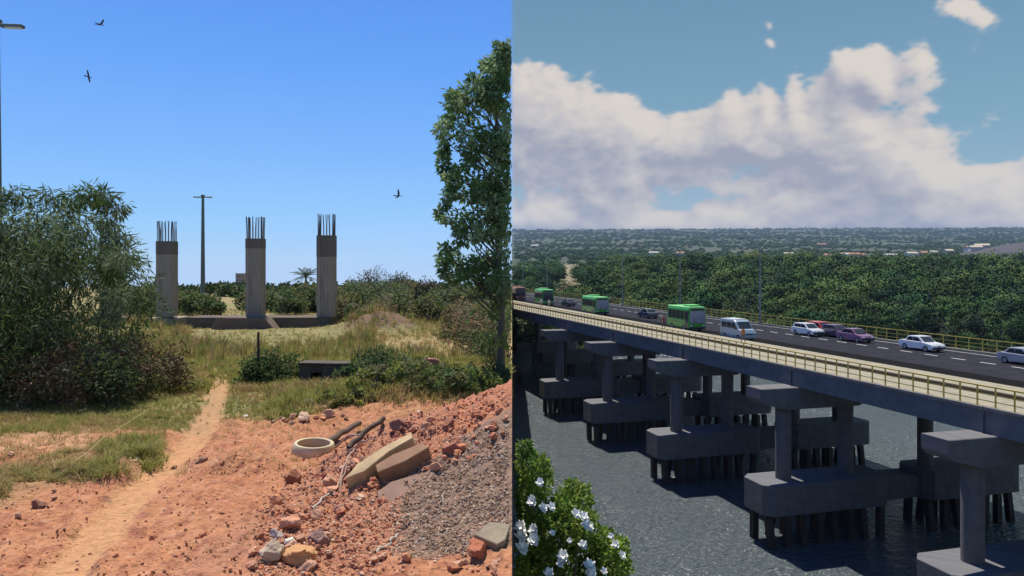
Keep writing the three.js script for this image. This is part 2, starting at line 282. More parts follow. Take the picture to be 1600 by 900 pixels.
{ // broad-leaved tree beside the bluff edge
  const TD = 16, at = onPlot(790, TD); at.x = -0.24; const r = makeRng(33), g = thing('broadleaf_tree', 'tall glossy broad-leaved tree at the edge of the bluff', 'tree', at), T = new Bag(), F = new Bag(), clumps = [];
  const trunkTop = plotTop(150, TD) - at.y, edgeX = (py) => curveOf([[70, 792], [90, 772], [110, 745], [130, 722], [150, 704], [185, 690], [215, 683], [262, 684], [285, 704], [310, 696], [330, 682], [345, 684], [352, 712], [375, 712], [390, 690], [415, 684], [432, 690], [450, 720]], py);
  const put = (px, py, rad, D = TD) => clumps.push([(px - 800) / FOCAL * D - at.x, plotTop(py, D) - at.y, -D - at.z + (r() - 0.5) * 1.3, rad]);
  for (let k = 0; k < 250; k++) { const py = 74 + 376 * r(), e = edgeX(py) + 12, px = e + (802 - e) * Math.pow(r(), 0.8); if (nz(px * 0.035, py * 0.035, 4) < -0.12 && px < 770) continue; put(px, py, 0.15 + 0.1 * r()); }
  for (let py = 78; py < 445; py += 9) put(edgeX(py) + 7, py + (r() - 0.5) * 8, 0.09 + 0.05 * r());
  const trunk = [V(0, -0.15, 0), V(0.02, 1.2, 0.03), V(-0.04, 2.4, 0), V(-0.03, 3.8, -0.05), V(-0.1, 5.0, 0.02), V(-0.06, trunkTop, 0)];
  T.limb(trunk, [0.09, 0.075, 0.065, 0.055, 0.04, 0.012], 8, [0.10, 0.08, 0.06]);
  clumps.forEach((c, k) => { if (c[0] > 0.1 || k % 4) return; const y0 = clamp(c[1] - 0.6 - 0.4 * Math.abs(c[0]), 1.2, trunkTop - 0.3); T.limb(crook(V(-0.04, y0, 0), V(c[0], c[1], c[2]), 4, 0.06, r), taper(0.024, 0.006, 4), 5, [0.09, 0.072, 0.052]); });
  const clip = (x) => x + at.x < -0.012;
  foliage(F, clumps, { n: 64, len: 0.125, wid: 0.05, droop: 0.35, cols: lite(2.5, G.mid, G.deep, G.grey, G.mid, G.pale), core: 0.45, clip }, r);
  clumps.length = 0; for (const [px, py, w] of [[782, 470, .16], [775, 525, .15], [770, 490, .08], [795, 455, .2], [790, 535, .14]]) put(px, py, w, TD - 0.6);
  for (const c of clumps) T.limb(crook(V(-0.02, c[1] - 0.25, 0), V(c[0], c[1], c[2]), 3, 0.03, r), taper(0.012, 0.005, 3), 5, [0.09, 0.072, 0.052]);
  foliage(F, clumps, { n: 30, len: 0.15, wid: 0.065, droop: 0.2, cols: lite(1.3, G.yellow, G.mid, G.olive), core: 0.6, clip }, r);
  part('trunk', T.geo(), woodMat, g); part('crown', F.geo(), leafMat, g);
}
function curveOf(t, x) { let k = 0; while (k < t.length - 2 && x > t[k + 1][0]) k++; return lerp(t[k][1], t[k + 1][1], clamp((x - t[k][0]) / (t[k + 1][0] - t[k][0]), 0, 1)); }
// dry brush along the foot of the big tree
for (const [px, D, h, rad, label] of [[20, 13.2, 1.25, 1.1, 'brown dry brush under the big tree at the left edge'], [95, 12.9, 1.2, 1.0, 'brown twiggy brush in the shade of the big tree'], [170, 13.2, 1.15, 0.9, 'dry brown brush at the right foot of the big tree'], [235, 14, 0.95, 0.75, 'loose dry bush where the shade meets the grass'], [205, 16.5, 1.25, 1.1, 'tall reddish dry bush behind the brown brush'], [150, 17.2, 1.4, 1.1, 'dry bush behind the right side of the big tree']])
  shrub('dry_bush', label, 'bush', onPlot(px, D), { h, r: rad, clumps: 46, n: 70, len: 0.07, wid: 0.028, cols: lite(1.15, G.brown, G.dry, G.dust, G.brown, G.olive), stems: 46, sr: 0.008, bark: [0.17, 0.11, 0.08], core: 0.6, cr: 0.26, low: 0.02, mat: leafDull }, 'dry brush under the big tree');
shrub('leafy_shrub', 'slender dark green shrub in front of the dry brush', 'shrub', onPlot(178, 12.6), { h: 1.15, r: 0.4, clumps: 22, n: 60, len: 0.08, wid: 0.035, cols: [G.deep, G.mid, G.olive], stems: 6, low: 0.05 });
shrub('leafy_shrub', 'thin leafless-looking shrub left of the footpath', 'shrub', onPlot(215, 13.2), { h: 1.0, r: 0.35, clumps: 14, n: 40, len: 0.06, wid: 0.03, cols: [G.olive, G.mid], stems: 9, low: 0.05 });
// shrubs in the middle of the plot
const midShrubs = [[420, 15.6, 0.78, 0.5, 'bushy green shrub beside the wooden stake', [G.mid, G.deep, G.olive]], [452, 16, 0.62, 0.42, 'low green shrub left of the concrete culvert block', [G.mid, G.olive, G.yellow]], [398, 15.2, 0.62, 0.3, 'narrow shrub growing against the wooden stake', [G.deep, G.mid]], [575, 15.4, 0.78, 0.55, 'rounded leafy shrub right of the culvert block', [G.mid, G.pale, G.deep]], [608, 16.2, 0.82, 0.5, 'tallest leafy shrub in the middle of the plot', [G.mid, G.pale, G.olive]], [552, 14.8, 0.5, 0.3, 'dark small shrub touching the culvert block', [G.deep, G.mid]],
  [590, 13.2, 0.36, 0.55, 'low spreading yellowish shrub behind the rubble', [G.olive, G.yellow, G.dust]], [640, 13.4, 0.42, 0.55, 'low green shrub behind the red earth heap', [G.mid, G.olive, G.yellow]], [690, 13, 0.42, 0.55, 'low shrub at the top of the red earth heap', [G.olive, G.mid]], [735, 13.4, 0.5, 0.5, 'dense low shrub behind the crest of the red heap', [G.mid, G.deep, G.yellow]], [545, 12.4, 0.25, 0.5, 'flat yellow-green shrub by the white stone', [G.olive, G.yellow]], [775, 14.2, 0.55, 0.42, 'dark shrub near the bluff edge behind the red heap', [G.deep, G.mid]], [660, 15.2, 0.45, 0.6, 'broad low shrub in front of the small red mound', [G.olive, G.mid, G.dust]], [715, 15.6, 0.4, 0.55, 'low shrub right of the small red mound', [G.mid, G.yellow]]];
for (const [px, D, h, rad, label, tones] of midShrubs) shrub('leafy_shrub', label, 'shrub', onPlot(px, D), { h, r: rad, clumps: 30, n: 52, len: 0.07, wid: 0.04, cols: lite(1.5, ...tones), stems: 12, low: 0.03, cr: 0.24, core: 0.5 });
for (const [px, D, top, label] of [[770, 21, 452, 'tall olive scrub behind the trunk of the broad-leaved tree'], [792, 19, 446, 'dense olive scrub at the bluff edge behind the broad-leaved tree'], [742, 24, 462, 'olive brown scrub left of the broad-leaved tree trunk'], [715, 27, 470, 'dry brownish scrub at the edge of the tan clearing']]) { const at = onPlot(px, D); at.x = Math.min(at.x, -0.3); shrub('scrub_bush', label, 'bush', at, { h: plotTop(top, D) - at.y, r: 0.75, clumps: 34, n: 46, len: 0.1, wid: 0.05, cols: lite(1.6, G.olive, G.dust, G.dry, G.mid), stems: 16, low: 0.03, cr: 0.2, core: 0.5 }); }
// taller scrub round the unfinished columns and beyond
const scrub = [];
const rs = makeRng(55);
for (let px = 182; px < 800; px += 13) {
  if (px > 335 && px < 385) continue;
  const D = 47 + 22 * rs(), right = px > 520, base = px < 250 ? 428 : px < 340 ? 447 : px < 500 ? 436 : px < 650 ? 428 : 436;
  scrub.push([px + rs() * 8, D, base + rs() * 12, 'mid']);
  if (right && rs() > 0.3) scrub.push([px + rs() * 8, 36 + 6 * rs(), 452 + rs() * 16, 'near']);
}
for (let px = 225; px < 800; px += 11) scrub.push([px + rs() * 6, 120 + 60 * rs(), 437 + rs() * 6 + (px < 400 ? 4 : 0), 'far']);
for (let px = 330; px < 400; px += 9) scrub.push([px, 300 + 80 * rs(), 441 + rs() * 3, 'far']);
const scrubCols = { mid: [lite(1.6, G.olive, G.mid, G.grey), lite(1.5, G.mid, G.mid, G.olive), lite(1.5, G.dust, G.olive, G.grey)], near: [lite(1.6, G.dust, G.dry, G.olive), lite(1.6, G.olive, G.dust, G.mid)], far: [lite(1.4, G.deep, G.mid, G.olive), lite(1.4, G.mid, G.grey)] };
for (const [px, D, top, kind] of scrub) {
  const at = onPlot(px, D), h = Math.max(0.5, plotTop(top, D) - at.y), rad = D * (kind === 'far' ? 0.009 : 0.013) + 0.25;
  at.x = Math.min(at.x, -rad * 0.5);
  shrub('scrub_bush', { mid: px < 250 ? 'bushy green scrub between the big drooping tree and the first column' : px < 390 ? 'low green scrub between the first and the middle column' : px < 500 ? 'bushy green scrub between the middle and the right column' : px < 650 ? 'tall green scrub just right of the tallest column' : 'green scrub behind the broad-leaved tree at the bluff edge', near: 'dry olive scrub to the right of the unfinished columns', far: 'far dark scrub along the skyline of the plot' }[kind], 'bush', at, { h, r: rad, clumps: kind === 'far' ? 14 : 30, n: kind === 'far' ? 26 : 40, len: D * 0.0042, wid: D * 0.0024, cols: scrubCols[kind][Math.floor(rs() * scrubCols[kind].length)], stems: 5, low: 0.04, cr: 0.22, core: 0.5, mat: kind === 'far' ? leafDull : leafMat }, { mid: 'scrub behind the columns', near: 'dry scrub right of the columns', far: 'scrub along the skyline' }[kind]);
}
// dry grey crowns on the skyline
for (const [px, D, top, rad, label] of [[590, 70, 412, 2.6, 'large grey dry tree crown on the skyline right of the columns'], [632, 66, 422, 1.5, 'small grey dry tree crown beside the larger one'], [668, 62, 428, 0.9, 'bare spindly tree top above the scrub']])
  { const at = onPlot(px, D); shrub('dry_tree', label, 'tree', at, { h: plotTop(top, D) - at.y, r: rad, clumps: 44, n: 44, len: 0.2, wid: 0.07, cols: [[0.13, 0.115, 0.09], [0.17, 0.14, 0.11], G.dust], stems: 40, sr: 0.035, bark: [0.2, 0.16, 0.13], low: 0.3, cr: 0.2, mat: leafDull }); }
{ // palm behind the columns
  const at = onPlot(478, 72), r = makeRng(8), g = thing('palm_tree', 'small palm with arching fronds standing out on the skyline', 'palm', at), T = new Bag(), h = plotTop(432, 72) - at.y;
  T.limb([V(0, -0.1, 0), V(0.05, h * 0.5, 0), V(0, h, 0)], [0.16, 0.12, 0.1], 8, [0.12, 0.1, 0.08]); part('trunk', T.geo(), woodMat, g);
  for (let k = 0; k < 22; k++) {
    const B = new Bag(), a = k / 22 * 6.2832 + r() * 0.3, up = -0.1 + 1.5 * r(), L = 1.35 + 0.35 * r(), pts = [];
    for (let s = 0; s <= 6; s++) { const t = s / 6; pts.push(V(Math.cos(a) * L * t * Math.cos(up * 0.7), h + L * (t * Math.sin(up) - 0.4 * t * t), Math.sin(a) * L * t * Math.cos(up * 0.7))); }
    B.limb(pts, taper(0.02, 0.006, 6), 4, [0.07, 0.08, 0.03]);
    for (let s = 1; s < 24; s++) { const t = s / 24 * 6, q = Math.min(5, Math.floor(t)), p = pts[q].clone().lerp(pts[q + 1], t - q), ax = V(0, 0, 0).subVectors(pts[q + 1], pts[q]).normalize(); for (const sd of [-1, 1]) { const side = V(-Math.sin(a) * sd, -0.35, Math.cos(a) * sd).normalize(), dir = side.clone().add(ax.clone().multiplyScalar(0.7)).normalize(); B.leaf(p, dir, ax, 0.34 * Math.sin(Math.PI * (0.15 + 0.8 * s / 24)), 0.045, jitter(G.grey, r)); } }
    part('frond', B.geo(), leafDull, g);
  }
}

// ---------------- grass (nobody could count it)
function tuftGeo(blades, seed, lean) {
  const r = makeRng(seed), p = [], id = []; let n = 0;
  for (let k = 0; k < blades; k++) {
    const a = r() * 6.2832, q = r() * 0.35, x = Math.cos(a) * q, z = Math.sin(a) * q, h = 0.5 + 0.5 * r(), l = lean * (0.3 + r()), b = a + (r() - 0.5) * 2, dx = Math.cos(b) * l, dz = Math.sin(b) * l, sx = -Math.sin(b) * 0.028, sz = Math.cos(b) * 0.028;
    p.push(x - sx, -0.05, z - sz, x + sx, -0.05, z + sz, x + dx * 0.35 - sx * 0.8, h * 0.6, z + dz * 0.35 - sz * 0.8, x + dx * 0.35 + sx * 0.8, h * 0.6, z + dz * 0.35 + sz * 0.8, x + dx, h, z + dz);
    id.push(n, n + 1, n + 3, n, n + 3, n + 2, n + 2, n + 3, n + 4); n += 5;
  }
  const g = new THREE.BufferGeometry(); g.setAttribute('position', new THREE.Float32BufferAttribute(p, 3)); g.setIndex(id); g.computeVertexNormals(); return g;
}
function scatterGrass(name, label, count, seed, pick, tuft) {
  const r = makeRng(seed), list = []; let tries = 0;
  while (list.length < count && tries++ < count * 14) { const q = pick(r); if (q) list.push(q); }
  const m = new THREE.InstancedMesh(tuft, new THREE.MeshPhysicalMaterial({ color: 0xffffff, side: THREE.DoubleSide, roughness: 0.95, specularIntensity: 0.25, transmission: 0.4, thickness: 0 }), list.length), o = new THREE.Object3D();
  list.forEach((q, k) => { o.position.set(q.X, q.y, -q.D); o.rotation.set((r() - 0.5) * 0.3, r() * 6.28, (r() - 0.5) * 0.3); o.scale.set(q.w, q.h, q.w); o.updateMatrix(); m.setMatrixAt(k, o.matrix); m.setColorAt(k, new THREE.Color(q.c[0], q.c[1], q.c[2])); });
  m.name = numbered(name); shadowed(m); scene.add(m); tag(m, label, 'grass', null, 'stuff'); return m;
}
const greens = [[0.25, 0.26, 0.065], [0.31, 0.29, 0.08], [0.2, 0.22, 0.055], [0.36, 0.31, 0.1]], straws = [[0.42, 0.32, 0.14], [0.36, 0.26, 0.11], [0.29, 0.23, 0.085], [0.38, 0.25, 0.13]];
scatterGrass('field_grass', 'olive green grass covering the middle of the plot', 27000, 101, (r) => {
  const gy = 481 + 195 * Math.pow(r(), 0.8), D = 2400 / (gy - 445), gx = -60 + 855 * r(), X = (gx - 800) / FOCAL * D, z = zones(X, D);
  if (X > -0.06 || r() > z.field * 1.1 || r() < z.path * 0.97) return null;
  const tan = (gx > 580 && gy > 522 && gy < 562) || D > 34 || fbm(X * 0.6, D * 0.6, 60, 2) > 0.12; if (gx > 600 && gy > 527 && gy < 558 && r() < 0.72) return null;
  const short = gy > 615 && gx < 420 ? 0.4 : 1, foot = gx > 300 && gx < 540 && D > 24 && D < 36 ? 0.45 : 1, h = foot * short * (0.07 + 0.15 * r() + 0.14 * Math.max(0, fbm(X, D, 61, 2))) * (D > 24 ? 1.3 : 1); return { X, D, y: plotHeight(X, D, z), h, w: h * (0.9 + r()), c: jitter((tan && r() > 0.25 ? straws : greens)[Math.floor(r() * 4)], r, 0.2) };
}, tuftGeo(9, 1, 0.5));
scatterGrass('verge_grass', 'fresh green grass strip left of the sandy path', 1700, 102, (r) => {
  const gx = -40 + 300 * r(), gy = 680 + 110 * r(), D = 2400 / (gy - 445), X = (gx - 800) / FOCAL * D, z = zones(X, D);
  if (r() > z.strip * 1.2 - 0.12 || fbm(X * 1.6, D * 1.6, 66, 2) < (gx > 150 ? -0.25 : -0.05)) return null; const h = 0.035 + 0.08 * r() * r() + (gx > 160 ? 0.03 : 0); return { X, D, y: plotHeight(X, D, z), h: h * (gx > 150 ? 1.25 : 1), w: h * 1.5, c: jitter(r() > (gx > 140 ? 0.2 : 0.6) ? greens[Math.floor(r() * 3)] : straws[Math.floor(r() * 4)], r, 0.2) };
}, tuftGeo(11, 2, 0.8));
scatterGrass('dry_grass', 'thin dry grass and litter on the bare earth', 2200, 103, (r) => {
  const gx = -40 + 830 * r(), gy = 640 + 110 * r(), D = 2400 / (gy - 445), X = (gx - 800) / FOCAL * D, z = zones(X, D);
  if (X > -0.06 || z.path > 0.2 || z.mound > 0.25 || r() > (gx < 260 ? 0.8 : 0.10 + 0.5 * (1 - ss(655, 690, gy)))) return null; const h = 0.025 + 0.05 * r(); return { X, D, y: plotHeight(X, D, z), h, w: h * 2, c: jitter(straws[Math.floor(r() * 4)], r, 0.25) };
}, tuftGeo(7, 3, 1.1));
scatterGrass('tall_weeds', 'tall pale weeds round the foot of the columns', 1500, 104, (r) => {
  const gx = 190 + 610 * r(), D = 19 + 24 * r(), X = (gx - 800) / FOCAL * D; if (X > -0.1 || (gx > 590 && D < 33 && D > 21)) return null; if (fbm(X * 0.5, D * 0.5, 71, 2) < -0.02) return null; if (D > 26 && D < 39 && gx > 285 && gx < 540) return null; const h = 0.3 + 0.35 * r(); return { X, D, y: plotHeight(X, D), h: gx > 330 && gx < 520 && D > 24 ? h * 0.6 : h, w: h * 0.7, c: jitter([...straws, ...greens][Math.floor(r() * 8)], r, 0.2) };
}, tuftGeo(10, 4, 0.35));

// ---------------- unfinished concrete columns on their footing
const castMap = tileTexture(512, (u, v) => { const board = 0.90 + 0.09 * nz(Math.floor(u * 10) * 3.7, 0.5, 2), n = board + 0.16 * pfbm(u, v * 0.5, 6, 4) + 0.07 * pfbm(u, v, 60, 2, 3) - 0.14 * Math.max(0, pfbm(u, v, 10, 2, 9) * nz(u * 24, 1.3, 4) * 3); return [n, n * 0.975, n * 0.94]; }, true);
const castBump = tileTexture(256, (u, v) => { const e = Math.abs(u * 10 - Math.round(u * 10)); return 0.6 - (e < 0.08 ? 0.5 : 0) + 0.2 * pfbm(u, v, 20, 3); });
const castMat = std({ map: castMap, bumpMap: castBump, bumpScale: 0.02, color: new THREE.Color(0.36, 0.31, 0.27), roughness: 0.92 });
const stainMat = std({ map: castMap, bumpMap: castBump, bumpScale: 0.02, color: new THREE.Color(0.19, 0.16, 0.145), roughness: 0.92 });
const rebarMat = std({ color: new THREE.Color(0.11, 0.085, 0.075), roughness: 0.7, metalness: 0.4 });
function chamferedShaft(w, h) {
  const c = w * 0.07, a = w / 2, s = new THREE.Shape([[-a + c, -a], [a - c, -a], [a, -a + c], [a, a - c], [a - c, a], [-a + c, a], [-a, a - c], [-a, -a + c]].map((q) => new THREE.Vector2(...q)));
  const g = new THREE.ExtrudeGeometry(s, { depth: h, bevelEnabled: false }); g.rotateX(-Math.PI / 2);
  const p = g.attributes.position, n = g.attributes.normal, uv = g.attributes.uv; for (let k = 0; k < p.count; k++) uv.setXY(k, Math.abs(n.getX(k)) > 0.5 ? p.getZ(k) / w : p.getX(k) / w, p.getY(k) / 3); return g;
}
const FOOT = 36;
const footY = plotTop(496, FOOT - 0.6);
for (const [px, topc, topr, w, band, label] of [[261, 377, 346, 25.5, 0.62, 'concrete column with bare rebar, leftmost of the three standing clear'], [399.5, 373, 339, 25.5, 0.46, 'concrete column with bare rebar in the middle of the footing'], [510.5, 368, 335, 27, 1.0, 'tallest concrete column with bare rebar at the right end of the footing'], [172, 382, 350, 24, 0.5, 'concrete column half hidden behind the big drooping tree']]) {
  const D = FOOT, X = (px - 800) / FOCAL * D, W = w / FOCAL * D, yTop = plotTop(topc, D), at = V(X, footY, -D), g = thing('concrete_column', label, 'column', at, 0.07, 'unfinished bridge columns'), H = yTop - footY;
  part('shaft', chamferedShaft(W, H - band), castMat, g);
  const cap = part('stained_top', chamferedShaft(W + 0.012, band), stainMat, g); cap.position.y = H - band; cap.userData.label = 'dark stained upper lift of the column';
  const rb = makeRng(Math.floor(px)), RH = plotTop(topr, D) - yTop;
  const spots = []; for (let k = 0; k < 6; k++) { spots.push([-1 + k * 0.4, -1], [-1 + k * 0.4, 1]); if (k > 0 && k < 5) spots.push([-1, -1 + k * 0.4], [1, -1 + k * 0.4]); }
  for (const [a, b] of spots) { const B = new Bag(), x = a * W * 0.42, z = b * W * 0.42, h = RH * (0.96 + 0.07 * rb()), l = 0.03 * (rb() - 0.5); B.limb([V(x, H - 0.05, z), V(x + l, H + h * 0.5, z + l), V(x + l * 2.4, H + h, z - l)], [0.015, 0.015, 0.015], 6, [1, 1, 1]); part('rebar', B.geo(), rebarMat, g); }
}
{ // footing beam
  const g = thing('column_footing', 'long low concrete footing under the unfinished columns', 'footing', V(0, 0, 0));
  const yb = plotHeight(-12, FOOT) - 0.35;
  const xL = (300 - 800) / FOCAL * FOOT, xR = (520 - 800) / FOCAL * FOOT; g.position.set((xL + xR) / 2, yb, -FOOT);
  const H = footY - yb, beam = box(xR - xL, H - 0.004, 1.5, 0, H / 2, -0.1); part('beam', beam, std({ map: concreteMap, color: new THREE.Color(0.15, 0.115, 0.09), bumpMap: gritBump, bumpScale: 0.03 }), g);
  const sh = new THREE.Shape([[-1.7, 0], [1.7, 0], [0.9, H + 0.02], [-1.2, H + 0.05]].map((q) => new THREE.Vector2(...q))), eg = new THREE.ExtrudeGeometry(sh, { depth: 0.9, bevelEnabled: true, bevelSize: 0.03, bevelThickness: 0.03, bevelSegments: 1 }); eg.translate((400 - 800) / FOCAL * FOOT - g.position.x, 0, 0.68);
  part('buttress', eg, std({ map: concreteMap, color: new THREE.Color(0.19, 0.14, 0.11), bumpMap: gritBump, bumpScale: 0.03 }), g);
  const pad = box(1.4, H, 1.6, (261 - 800) / FOCAL * FOOT - g.position.x, H / 2 - 0.05, -0.2); part('pad', pad, castMat, g);
  const pad2 = box(1.4, H, 1.6, (172 - 800) / FOCAL * FOOT - g.position.x, H / 2 - 0.05, -0.2); part('pad', pad2, castMat, g);
}
// ---------------- T-shaped street lamps
const poleMat = std({ color: new THREE.Color(0.10, 0.125, 0.12), roughness: 0.65, metalness: 0.2 });
function lampPost(px, D, topY, label) {
  const at = onPlot(px, D), H = plotTop(topY, D) - at.y, g = thing('street_lamp', label, 'street lamp', at, 0.12, 'T-shaped street lamps on the plot');
  const pole = new THREE.CylinderGeometry(0.12, 0.23, H + 0.2, 14); pole.translate(0, H / 2 - 0.1, 0); part('pole', pole, poleMat, g);
  part('cap', rbox(0.3, 0.22, 0.3, 0.04, 0, H + 0.06, 0), poleMat, g);
  for (const s of [-1, 1]) { const a = part('lamp_head', rbox(0.72, 0.1, 0.26, 0.035, s * 0.5, H - 0.06, 0), poleMat, g); part('lens', box(0.5, 0.02, 0.2, s * 0.56, H - 0.12, 0), std({ color: new THREE.Color(0.5, 0.5, 0.48), roughness: 0.3 }), a); }
}
lampPost(317, 73, 307, 'far T-shaped street lamp between two concrete columns');
lampPost(-7, 25, 37, 'near street lamp at the left edge, only one lamp head showing');
// ---------------- tower block far behind the columns
{
  const D = 600, at = V((376 - 800) / FOCAL * D, EYE - 2 - 0.0292 * D - 0.5, -D), g = thing('apartment_tower', 'small far tower block on the skyline left of the middle column', 'building', at, 0.1), H = plotTop(428, D) - at.y;
  part('wall', box(6.2, H, 6, 0, H / 2, 0), std({ color: new THREE.Color(0.24, 0.2, 0.18) }), g);
  part('roof', box(6.6, 0.5, 6.4, 0, H + 0.25, 0), std({ color: new THREE.Color(0.18, 0.16, 0.15) }), g);
  for (let f = 0; f < 3; f++) for (let k = 0; k < 3; k++) part('window', box(1, 1.3, 0.1, -2 + 2 * k, H - 2 - f * 3, 3.05), std({ color: new THREE.Color(0.06, 0.07, 0.09), roughness: 0.2 }), g);
}
// ---------------- culvert block and stake
{
  const at = onPlot(508, 15.4), g = thing('culvert_block', 'dark weathered concrete culvert block with a square opening', 'culvert', at, -0.12), m = std({ map: concreteMap, color: new THREE.Color(0.12, 0.10, 0.085), bumpMap: gritBump, bumpScale: 0.03 });
  part('headwall', merge([rbox(0.24, 0.46, 0.34, 0.02, -0.36, 0.17, 0), rbox(0.5, 0.46, 0.34, 0.02, 0.24, 0.17, 0), rbox(0.24, 0.16, 0.33, 0.02, -0.13, 0.325, 0), box(0.24, 0.02, 0.32, -0.13, -0.01, 0)]), m, g);
  part('opening_back', box(0.26, 0.34, 0.03, -0.13, 0.1, -0.155), m, g);
  part('coping', rbox(1.02, 0.05, 0.4, 0.015, 0.02, 0.425, 0), m, g);
}
{ const at = onPlot(403, 15.3), B = new Bag(), r = makeRng(4); B.limb(crook(V(at.x, at.y - 0.1, at.z), V(at.x + 0.01, plotTop(519, 15.3), at.z), 6, 0.012, r), taper(0.032, 0.024, 6), 7, [0.045, 0.035, 0.028]); solo('wooden_stake', B.geo(), woodMat, 'dark upright wooden stake in the grass before the footing', 'stake'); }

// ---------------- rubble
function stripped(g) { g.deleteAttribute('uv'); g.deleteAttribute('normal'); return g; }
function rockGeo(seed, sx, sy, sz, cuts = 5, detail = 4) {
  const r = makeRng(seed), g = mergeVertices(stripped(new THREE.IcosahedronGeometry(1, detail))), p = g.attributes.position, planes = Array.from({ length: cuts + 3 }, () => [sph(r), 0.45 + 0.35 * r()]);
  for (let k = 0; k < p.count; k++) { const v = V(p.getX(k), p.getY(k), p.getZ(k)); for (const [n, d] of planes) { const q = v.dot(n); if (q > d) v.addScaledVector(n, d - q); } v.multiplyScalar(1 + 0.3 * nz(v.x * 1.6 + seed, v.y * 1.6, v.z * 1.6) + 0.12 * nz(v.x * 4.5 + seed, v.y * 4.5, v.z * 4.5) + 0.06 * nz(v.x * 11 + seed, v.y * 11, v.z * 11) + (detail > 6 ? 0.035 * nz(v.x * 24 + seed, v.y * 24, v.z * 24) + 0.02 * nz(v.x * 50, v.y * 50, v.z * 50 + seed) : 0)); p.setXYZ(k, v.x * sx, v.y * sy, v.z * sz); }
  g.computeVertexNormals(); return detail > 6 ? g : toCreasedNormals(g, 0.5);
}
const rockShapes = Array.from({ length: 9 }, (_, k) => rockGeo(300 + k, 1, 0.62 + 0.05 * (k % 5), 0.8 + 0.05 * (k % 3), 4 + k % 4));
const boulderShapes = Array.from({ length: 3 }, (_, k) => rockGeo(340 + k, 1, 0.68, 0.85, 6, 14));
const rockTones = [[0.42, 0.155, 0.08], [0.5, 0.24, 0.145], [0.45, 0.25, 0.16], [0.36, 0.135, 0.072], [0.52, 0.34, 0.23], [0.38, 0.2, 0.125], [0.48, 0.2, 0.105]].map((c) => std({ color: new THREE.Color(...c), bumpMap: null }));
const toneOf = (r, g, b) => std({ color: new THREE.Color(r, g, b) });
function rock(px, py, wpx, mat, label, group, k = 0, sink = 0.25, name = 'rock') {
  const at = hit(px, py), D = -at.z, s = wpx / 2 / FOCAL * D, m = shadowed(new THREE.Mesh(wpx > 30 ? boulderShapes[k % 3] : rockShapes[k % 9], mat)); m.name = numbered(name); m.scale.setScalar(s); m.position.set(at.x, at.y + s * (0.62 - sink), at.z); m.rotation.y = px * 1.7 + py; m.rotation.z = 0.3 * Math.sin(px); scene.add(m); return tag(m, label, 'rock', group);
}
rock(468, 884, 62, toneOf(0.46, 0.24, 0.10), 'large orange sandstone boulder at the bottom of the rubble', null, 2, 0.15);
rock(432, 872, 48, toneOf(0.46, 0.36, 0.26), 'grey-beige boulder left of the orange boulder', null, 4, 0.15);
rock(452, 850, 20, toneOf(0.6, 0.56, 0.48), 'small whitish stone wedged above the two boulders', null, 1);
rock(430, 840, 26, toneOf(0.4, 0.34, 0.3), 'pale pinkish boulder above the grey-beige one', null, 5);
rock(452, 824, 36, rockTones[1], 'broad reddish slab rock at the left rim of the rubble', null, 3);
rock(482, 893, 30, rockTones[2], 'pinkish rock right below the orange boulder', null, 6);
rock(500, 850, 40, toneOf(0.27, 0.16, 0.13), 'dark purple-brown rock right of the orange boulder', null, 7);
rock(748, 866, 44, toneOf(0.36, 0.12, 0.06), 'brick-red block of clay beside the grey concrete slab', null, 0, 0.2);
rock(482, 634, 20, toneOf(0.62, 0.58, 0.5), 'white angular stone on top of the small rubble heap', null, 8, 0.1);
rock(507, 640, 15, rockTones[4], 'pinkish tan stone right of the white angular stone', null, 3);
rock(518, 758, 34, toneOf(0.46, 0.25, 0.15), 'flat pale orange stone below the concrete ring', null, 1, 0.3);
rock(462, 752, 34, toneOf(0.24, 0.09, 0.05), 'dark red clod below the concrete ring', null, 4);
rock(58, 794, 26, toneOf(0.2, 0.09, 0.06), 'dark red clod at the lower left of the plot', null, 5);
rock(313, 722, 20, toneOf(0.3, 0.16, 0.1), 'tilted brown stone left of the small red heap', null, 2);
rock(272, 733, 12, toneOf(0.2, 0.1, 0.06), 'small dark clod beside the sandy path', null, 3);
rock(672, 578, 34, toneOf(0.3, 0.13, 0.1), 'reddish boulder on the small mound behind the heap', null, 6, 0.1);
rock(622, 672, 40, toneOf(0.22, 0.1, 0.07), 'dark red boulder on the crest left of the red heap', null, 5, 0.2);
rock(700, 672, 34, toneOf(0.26, 0.1, 0.06), 'dark clod half way down the red heap', null, 7);
rock(712, 706, 36, toneOf(0.3, 0.11, 0.07), 'large red clod above the dark gravel', null, 0);
const rr = makeRng(909);
